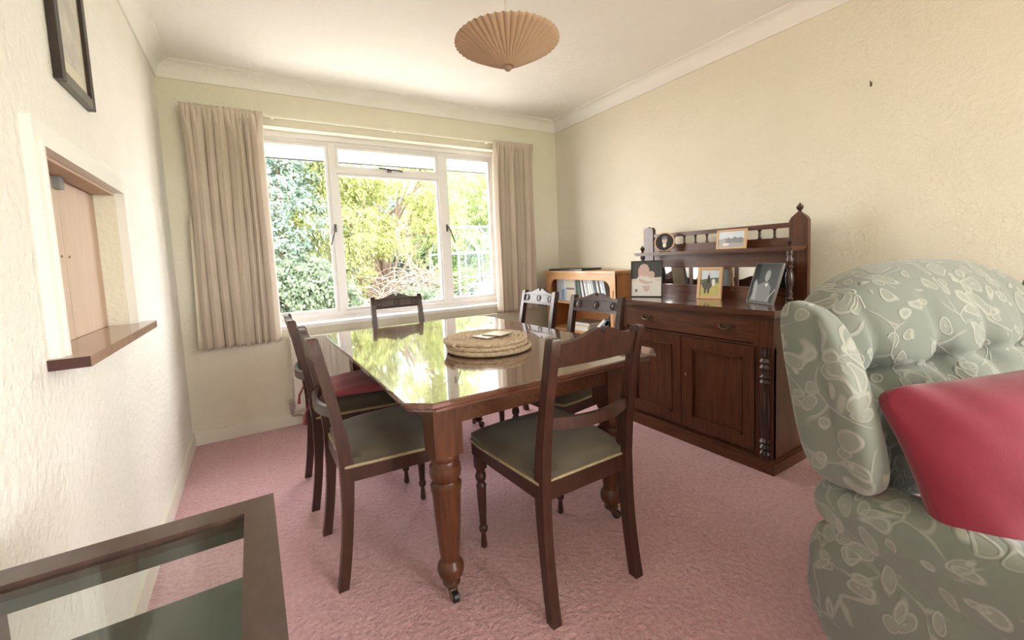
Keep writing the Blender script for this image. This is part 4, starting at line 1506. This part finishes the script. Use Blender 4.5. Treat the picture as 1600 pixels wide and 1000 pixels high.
# seat cushion and base
bm = B()
softbox(bm, (0, -0.110, 0.395), (AHW - 0.165, 0.345, 0.072), 3.6, 10, lambda w, q: (w.x, w.y, w.z + 0.02 * (1 - q.x * q.x) * (1 - q.y * q.y) * (q.z > 0)))
finish(bm, 'seat_cushion', 'floral', ac, angle=80)
bm = B()
softbox(bm, (0, -0.05, 0.195), (AHW - 0.115, 0.365, 0.140), 7, 6)
finish(bm, 'seat_base', 'floral', ac, angle=80)
for fx in (-AHW + 0.10, AHW - 0.10):
    for fy in (-0.34, 0.22):
        bm = B()
        lathe(bm, [(0.022, 0.0), (0.024, 0.02), (0.020, 0.07)], 14, (fx, fy))
        finish(bm, 'foot', 'mahogany_dark', ac)

# red cushion leaning on the armchair back
rc = thing('scatter_cushion', 'plump crimson scatter cushion leaning against the armchair back', 'cushion', (AC[0], AC[1], 0), AROT)
bm = B()


def cw(w, q):
    # square cushion: thick middle, pinched seams and dog-ear corners
    k = (1 - abs(q.x) ** 2.2) * (1 - abs(q.z) ** 2.2)
    y = w.y * (0.10 + 0.90 * max(0, k) ** 0.55)
    pull = 1 - 0.055 * (1 - abs(q.z) ** 2) * (abs(q.x) ** 3)
    pull2 = 1 - 0.055 * (1 - abs(q.x) ** 2) * (abs(q.z) ** 3)
    fold = 0.007 * math.sin(16 * q.x + 5 * q.z) * abs(q.x * q.z) + 0.004 * math.sin(7 * q.z - 4 * q.x) * abs(q.z)
    return (w.x * pull, y + fold, w.z * pull2)


softbox(bm, (0, 0, 0), (0.265, 0.085, 0.185), 9, 22, cw)
e1 = Vector((0.95, -0.30, 0.09)).normalized()
e3 = Vector((0.05, 0.42, 0.90))
e3 = (e3 - e1 * e3.dot(e1)).normalized()
e2 = e3.cross(e1)
ctr = Vector((-0.555, 0.200, 0.775)) + e1 * 0.255 - e3 * 0.175 - e2 * 0.03
bmesh.ops.transform(bm, matrix=Matrix(((e1.x, e2.x, e3.x, ctr.x), (e1.y, e2.y, e3.y, ctr.y), (e1.z, e2.z, e3.z, ctr.z), (0, 0, 0, 1))), verts=bm.verts)
finish(bm, 'cover', 'cushion_red', rc, angle=80)

# ------------------------------------------------------------------ glass-topped side table by the left wall
gt = thing('glass_side_table', 'dark wood side table with glass top and lower shelf by the hatch wall', 'side table')
GX0, GX1, GY0, GY1, GZ = 0.020, 0.405, 0.20, 0.876, 0.700
ri = 0.046
for nm, ext in (('top_rail', (GX1 - ri, GX1, GY0, GY1, GZ - 0.022, GZ)), ('top_rail', (GX0, GX0 + ri, GY0, GY1, GZ - 0.022, GZ)),
                ('top_rail', (GX0 + ri, GX1 - ri, GY1 - ri, GY1, GZ - 0.022, GZ)), ('top_rail', (GX0 + ri, GX1 - ri, GY0, GY0 + ri, GZ - 0.022, GZ))):
    obox(nm, ext, 'console_wood', gt, bevel=0.003)
obox('glass_top', (GX0 + ri - 0.004, GX1 - ri + 0.004, GY0 + ri - 0.004, GY1 - ri + 0.004, GZ - 0.012, GZ - 0.006), 'table_glass', gt)
ap = 0.030
for ext in ((GX1 - ap - 0.008, GX1 - ap + 0.006, GY0 + ap, GY1 - ap, GZ - 0.047, GZ - 0.022), (GX0 + ap - 0.006, GX0 + ap + 0.008, GY0 + ap, GY1 - ap, GZ - 0.047, GZ - 0.022),
            (GX0 + ap, GX1 - ap, GY1 - ap - 0.008, GY1 - ap + 0.006, GZ - 0.047, GZ - 0.022), (GX0 + ap, GX1 - ap, GY0 + ap - 0.006, GY0 + ap + 0.008, GZ - 0.047, GZ - 0.022)):
    obox('apron', ext, 'console_lining', gt)
for x in (GX0 + 0.012, GX1 - 0.042):
    for y in (GY0 + 0.012, GY1 - 0.042):
        obox('leg', (x, x + 0.030, y, y + 0.030, 0.0, GZ - 0.022), 'console_wood', gt, bevel=0.003)
obox('shelf', (GX0 + 0.02, GX1 - 0.02, GY0 + 0.02, GY1 - 0.016, 0.555, 0.570), 'console_shelf', gt, bevel=0.002)
bm = B()
lathe(bm, [(0.004, GX1 - 0.012), (0.004, GX1 + 0.006), (0.008, GX1 + 0.010), (0.008, GX1 + 0.016), (0.004, GX1 + 0.019)], 12, (0.535, GZ - 0.045), 'x')
finish(bm, 'knob', 'brass_dark', gt)

# ------------------------------------------------------------------ the garden
gnd = obox('ground', (-14, 20, D + T, 26, -0.30, -0.15), 'soil')
tag(gnd, 'brown leaf-strewn garden soil beyond the window', 'ground', kind='structure')
pv = obox('bounce_path', (-4, 8, D + T, 5.6, -0.15, -0.13), 'bounce_paving')  # unseen pale slab, added to bounce daylight up under the eaves
tag(pv, 'unseen pale slab added along the house to bounce daylight onto the eaves', 'bounce_path', kind='structure')
bm = B()
box(bm, -14, 20, -30, REAR - T, -0.25, -0.10)
box(bm, W + T, 20, REAR - T, D + T, -0.25, -0.10)
lw = finish(bm, 'lawn', 'lawn')
tag(lw, 'lawn outside the glazed doors opposite the window', 'lawn', kind='structure')


def leaf_mesh(name, centers, dirs, length, width, droop=0.3):
    """one small four-cornered, folded leaf per centre"""
    n = len(centers)
    d = dirs / (np.linalg.norm(dirs, axis=1, keepdims=True) + 1e-9)
    rnd = RNG.normal(size=(n, 3))
    s = np.cross(d, rnd)
    s /= (np.linalg.norm(s, axis=1, keepdims=True) + 1e-9)
    L = length * RNG.uniform(0.6, 1.3, (n, 1))
    Wd = width * RNG.uniform(0.6, 1.3, (n, 1))
    tip = centers + d * L
    tip[:, 2] -= (droop * L)[:, 0]
    mid = centers + d * L * 0.5
    up_ = np.cross(s, d) * Wd * 0.25
    v = np.stack([centers, mid + s * Wd + up_, tip, mid - s * Wd + up_], 1).reshape(-1, 3)
    me = bpy.data.meshes.new(name)
    me.vertices.add(4 * n)
    me.vertices.foreach_set('co', v.astype(np.float32).ravel())
    me.loops.add(4 * n)
    me.loops.foreach_set('vertex_index', np.arange(4 * n, dtype=np.int32))
    me.polygons.add(n)
    me.polygons.foreach_set('loop_start', np.arange(0, 4 * n, 4, dtype=np.int32))
    me.polygons.foreach_set('loop_total', np.full(n, 4, dtype=np.int32))
    me.update()
    me.validate()
    return me


def sprays(blobs, n_spray, per, spread, flat=0.5, outward=True, drop=0.15):
    """sprays of leaves rooted on the shells of ellipsoid blobs: centres, directions"""
    w = np.array([b[3] * b[4] * b[5] for b in blobs]) ** (2 / 3)
    w /= w.sum()
    idx = RNG.choice(len(blobs), n_spray, p=w)
    bl = np.array(blobs)[idx]
    u = RNG.normal(size=(n_spray, 3))
    u /= np.linalg.norm(u, axis=1, keepdims=True)
    rad = RNG.uniform(0.62, 1.0, (n_spray, 1)) ** 0.5
    root = bl[:, :3] + u * rad * bl[:, 3:]
    ax = u + RNG.normal(size=(n_spray, 3)) * 0.35
    ax[:, 2] -= drop
    ax /= np.linalg.norm(ax, axis=1, keepdims=True)
    t = np.linspace(0, 1, per)[None, :, None]
    c = root[:, None, :] + ax[:, None, :] * t * spread
    c[:, :, 2] -= (t[:, :, 0] ** 2) * spread * drop
    side_ = np.cross(ax, RNG.normal(size=(n_spray, 3)))
    side_ /= np.linalg.norm(side_, axis=1, keepdims=True)
    sg = np.where(np.arange(per) % 2 == 0, 1.0, -1.0)[None, :, None]
    dr = ax[:, None, :] * 0.7 + side_[:, None, :] * sg * flat + RNG.normal(size=(n_spray, per, 3)) * 0.25
    c = c + RNG.normal(size=c.shape) * 0.01
    return c.reshape(-1, 3), dr.reshape(-1, 3)


def plant(name, label, cat, base, blobs, leafmat, n_spray, per, spread, length, width, trunk_r=0.05, nbranch=10, flat=0.8, drop=0.25, twig='bark'):
    r = thing(name, label, cat, base)
    bl = [(b[0] - base[0], b[1] - base[1], b[2] - base[2], *b[3:]) for b in blobs]
    c, d = sprays(bl, n_spray, per, spread, flat, True, drop)
    me = leaf_mesh('foliage', c, d, length, width, 0.25)
    o = link('foliage', me, leafmat, r)
    o['kind'] = 'stuff'
    bm = B()
    top = max(b[2] + b[5] * 0.6 for b in bl)
    tube(bm, [(0, 0, 0), (0.03, 0.02, top * 0.35), (-0.02, 0.03, top * 0.7), (0.02, 0, top)], [trunk_r, trunk_r * 0.8, trunk_r * 0.5, trunk_r * 0.15], 8)
    finish(bm, 'trunk', twig, r)
    rnd = random.Random(hash(label) % 1000 if False else len(label))
    for k in range(nbranch):
        b = bl[k % len(bl)]
        z0 = top * rnd.uniform(0.1, 0.6)
        e = Vector((b[0] + rnd.uniform(-0.6, 0.6) * b[3], b[1] + rnd.uniform(-0.6, 0.6) * b[4], b[2] + rnd.uniform(-0.5, 0.7) * b[5]))
        m = Vector((e.x * 0.5, e.y * 0.5, (z0 + e.z) * 0.5 + 0.1))
        bm = B()
        tube(bm, [(0, 0, z0), m, e], [trunk_r * 0.4, trunk_r * 0.25, trunk_r * 0.08], 6)
        finish(bm, 'branch', twig, r)
    return r


# golden conifer, filling the middle light: layered, drooping plates of foliage
rnd = random.Random(21)
plates = []
for k in range(64):
    x = rnd.uniform(1.0, 4.1)
    z = rnd.uniform(0.55, 3.5)
    if 2.35 < x < 3.75 and z < 1.42:
        continue
    if x < 1.5 and z < 0.95:
        continue
    plates.append((x, rnd.uniform(7.5, 8.2), z, rnd.uniform(0.28, 0.50), rnd.uniform(0.25, 0.45), rnd.uniform(0.06, 0.12)))
plant('golden_conifer', 'golden yellow-green conifer with drooping sprays behind the middle pane', 'tree', (2.75, 8.7, -0.15), plates,
      'leaf_gold', 6200, 12, 0.20, 0.055, 0.013, 0.10, 34, 0.9, 0.35, 'twig')
plant('lime_conifer', 'lime green conifer standing behind the greenhouse', 'tree', (5.3, 10.2, -0.15),
      [(4.7, 9.9, 2.2, 0.9, 0.7, 0.6), (5.5, 9.8, 2.7, 1.0, 0.8, 0.7), (4.9, 9.7, 3.1, 0.8, 0.7, 0.5), (6.1, 9.8, 2.0, 0.9, 0.7, 0.6), (5.3, 9.7, 1.4, 1.0, 0.7, 0.6), (4.4, 9.9, 1.5, 0.6, 0.5, 0.6)],
      'leaf_lime', 2600, 11, 0.26, 0.085, 0.02, 0.09, 10)
plant('blue_green_shrub', 'tall blue-green shrub behind the pane beside the curtain', 'shrub', (0.9, 7.6, -0.15),
      [(0.55, 7.4, 2.4, 0.65, 0.6, 0.65), (1.0, 7.5, 1.9, 0.50, 0.5, 0.5), (0.5, 7.3, 1.4, 0.60, 0.5, 0.55), (0.2, 7.5, 2.9, 0.6, 0.6, 0.5), (-0.3, 7.6, 2.0, 0.8, 0.7, 0.8), (1.15, 7.7, 2.85, 0.45, 0.5, 0.4)],
      'leaf_blue', 3600, 8, 0.14, 0.055, 0.019, 0.06, 10, 1.1, 0.05)
plant('laurel_shrub', 'low grey-green shrub at the foot of the blue-green shrub', 'shrub', (1.05, 7.0, -0.15),
      [(0.85, 6.9, 0.72, 0.55, 0.45, 0.42), (1.40, 7.0, 0.55, 0.45, 0.4, 0.35), (0.35, 6.9, 0.7, 0.5, 0.45, 0.45), (1.1, 7.1, 0.95, 0.4, 0.4, 0.3)],
      'leaf_green', 2200, 8, 0.13, 0.060, 0.022, 0.04, 8, 1.1, 0.05)
plant('small_shrub', 'small grey-green shrub in front of the dry twigs', 'shrub', (2.95, 7.0, -0.15),
      [(2.85, 6.9, 0.42, 0.35, 0.3, 0.20), (3.2, 7.0, 0.36, 0.25, 0.25, 0.16)],
      'leaf_green', 500, 8, 0.12, 0.050, 0.018, 0.02, 5, 1.1, 0.05)
plant('hedge_tree', 'pale green tree filling the gaps far behind the conifers', 'tree', (2.6, 12.2, -0.15),
      [(0.0, 12.0, 2.6, 1.6, 0.8, 1.3), (2.2, 12.0, 2.2, 1.5, 0.8, 1.3), (4.2, 12.0, 2.0, 1.5, 0.8, 1.2), (6.2, 12.0, 2.4, 1.6, 0.8, 1.5), (1.2, 12.0, 0.9, 1.8, 0.8, 0.9), (4.6, 12.0, 0.8, 2.2, 0.8, 0.8)],
      'leaf_blue', 5200, 8, 0.30, 0.14, 0.05, 0.14, 12, 1.1, 0.05)

# dry twigs below the conifer
tw = thing('dry_brushwood', 'heap of dry brown twigs and bare branches under the golden conifer', 'brushwood', (3.0, 7.45, -0.15))
rnd = random.Random(5)
bm = B()
for k in range(300):
    x0 = rnd.uniform(-0.75, 0.80)
    y0 = rnd.uniform(-0.35, 0.5)
    z0 = rnd.uniform(0.25, 1.20) * (1 - abs(x0) * 0.3)
    a = rnd.uniform(0, PI)
    l = rnd.uniform(0.25, 0.75)
    p = [Vector((x0, y0, z0))]
    d = Vector((math.cos(a), rnd.uniform(-0.4, 0.3), rnd.uniform(-0.2, 0.75))).normalized()
    for i in range(4):
        d = (d + Vector((rnd.uniform(-0.3, 0.3), rnd.uniform(-0.3, 0.3), rnd.uniform(-0.45, 0.15)))).normalized()
        p.append(p[-1] + d * l / 4)
    tube(bm, p, [0.011, 0.009, 0.007, 0.005, 0.003], 5)
t = finish(bm, 'twigs', 'twig', tw, angle=80)
t['kind'] = 'stuff'
# leaf litter on the soil
n = 9000
c = np.stack([RNG.uniform(-0.5, 5.0, n), RNG.uniform(5.7, 7.8, n), RNG.uniform(-0.145, -0.12, n)], 1)
d = RNG.normal(size=(n, 3))
d[:, 2] *= 0.35
lt = link('leaf_litter', leaf_mesh('leaf_litter', c, d, 0.07, 0.022, 0.0), 'leaf_litter')
tag(lt, 'reddish brown fallen leaves strewn over the garden soil', 'leaf litter', kind='stuff')

# greenhouse
gh = thing('greenhouse', 'small white-framed glass greenhouse behind the pane by the bookcase', 'greenhouse', (3.86, 7.40, -0.15))
GL, GD, GE, GR = 2.2, 1.5, 1.42, 1.98                  # length, depth, eaves, ridge


def bar(bm, a, b, r=0.016):
    tube(bm, [a, b], r, 4)


bm = B()
for x in np.arange(0, GL + 0.01, GL / 5):
    bar(bm, (x, 0, 0), (x, 0, GE))
    bar(bm, (x, GD, 0), (x, GD, GE))
    bar(bm, (x, 0, GE), (x, GD / 2, GR), 0.014)
    bar(bm, (x, GD, GE), (x, GD / 2, GR), 0.014)
for z in (0.03, 0.5, 0.95, GE):
    bar(bm, (0, 0, z), (GL, 0, z), 0.018 if z in (0.03, GE) else 0.012)
    bar(bm, (0, GD, z), (GL, GD, z), 0.014)
bar(bm, (0, GD / 2, GR), (GL, GD / 2, GR), 0.02)
for x in (0, GL):
    for y in (0.5, 1.0):
        bar(bm, (x, y, 0), (x, y, GE + (GR - GE) * (1 - abs(y - GD / 2) / (GD / 2))))
    bar(bm, (x, 0, 0.5), (x, GD, 0.5))
    bar(bm, (x, 0, GE), (x, GD, GE))
bar(bm, (0, 0, 0.5), (GL / 5, 0, 0.95), 0.010)
bar(bm, (GL / 5, 0, 0.03), (2 * GL / 5, 0, 0.95), 0.010)
finish(bm, 'glazing_frame', 'alu_white', gh, angle=60)
bm = B()
e = 0.004
for k in range(5):
    xa, xb = k * GL / 5 + 0.014, (k + 1) * GL / 5 - 0.014
    for nm, vs in (('wall_pane', [(xa, 0, 0.05), (xb, 0, 0.05), (xb, 0, GE - 0.02), (xa, 0, GE - 0.02)]), ('roof_pane', [(xa, 0.02, GE + 0.012), (xb, 0.02, GE + 0.012), (xb, GD / 2 - 0.02, GR - 0.012), (xa, GD / 2 - 0.02, GR - 0.012)])):
        b2 = B()
        f = b2.faces.new([b2.verts.new(v) for v in vs])
        r = bmesh.ops.extrude_face_region(b2, geom=[f])
        for v in [g for g in r['geom'] if isinstance(g, bmesh.types.BMVert)]:
            v.co.y += e
        finish(b2, nm, 'greenhouse_glass', gh, smooth=False)
bm.free()
b2 = B()
prism(b2, [(0.02, 0.05), (GD - 0.02, 0.05), (GD - 0.02, GE), (GD / 2, GR - 0.02), (0.02, GE)], 'x', -0.002, 0.002)
finish(b2, 'gable_pane', 'greenhouse_glass', gh, smooth=False)
obox('staging', (0.3, GL - 0.1, 0.75, GD - 0.1, 0.70, 0.73), 'alu_white', gh)
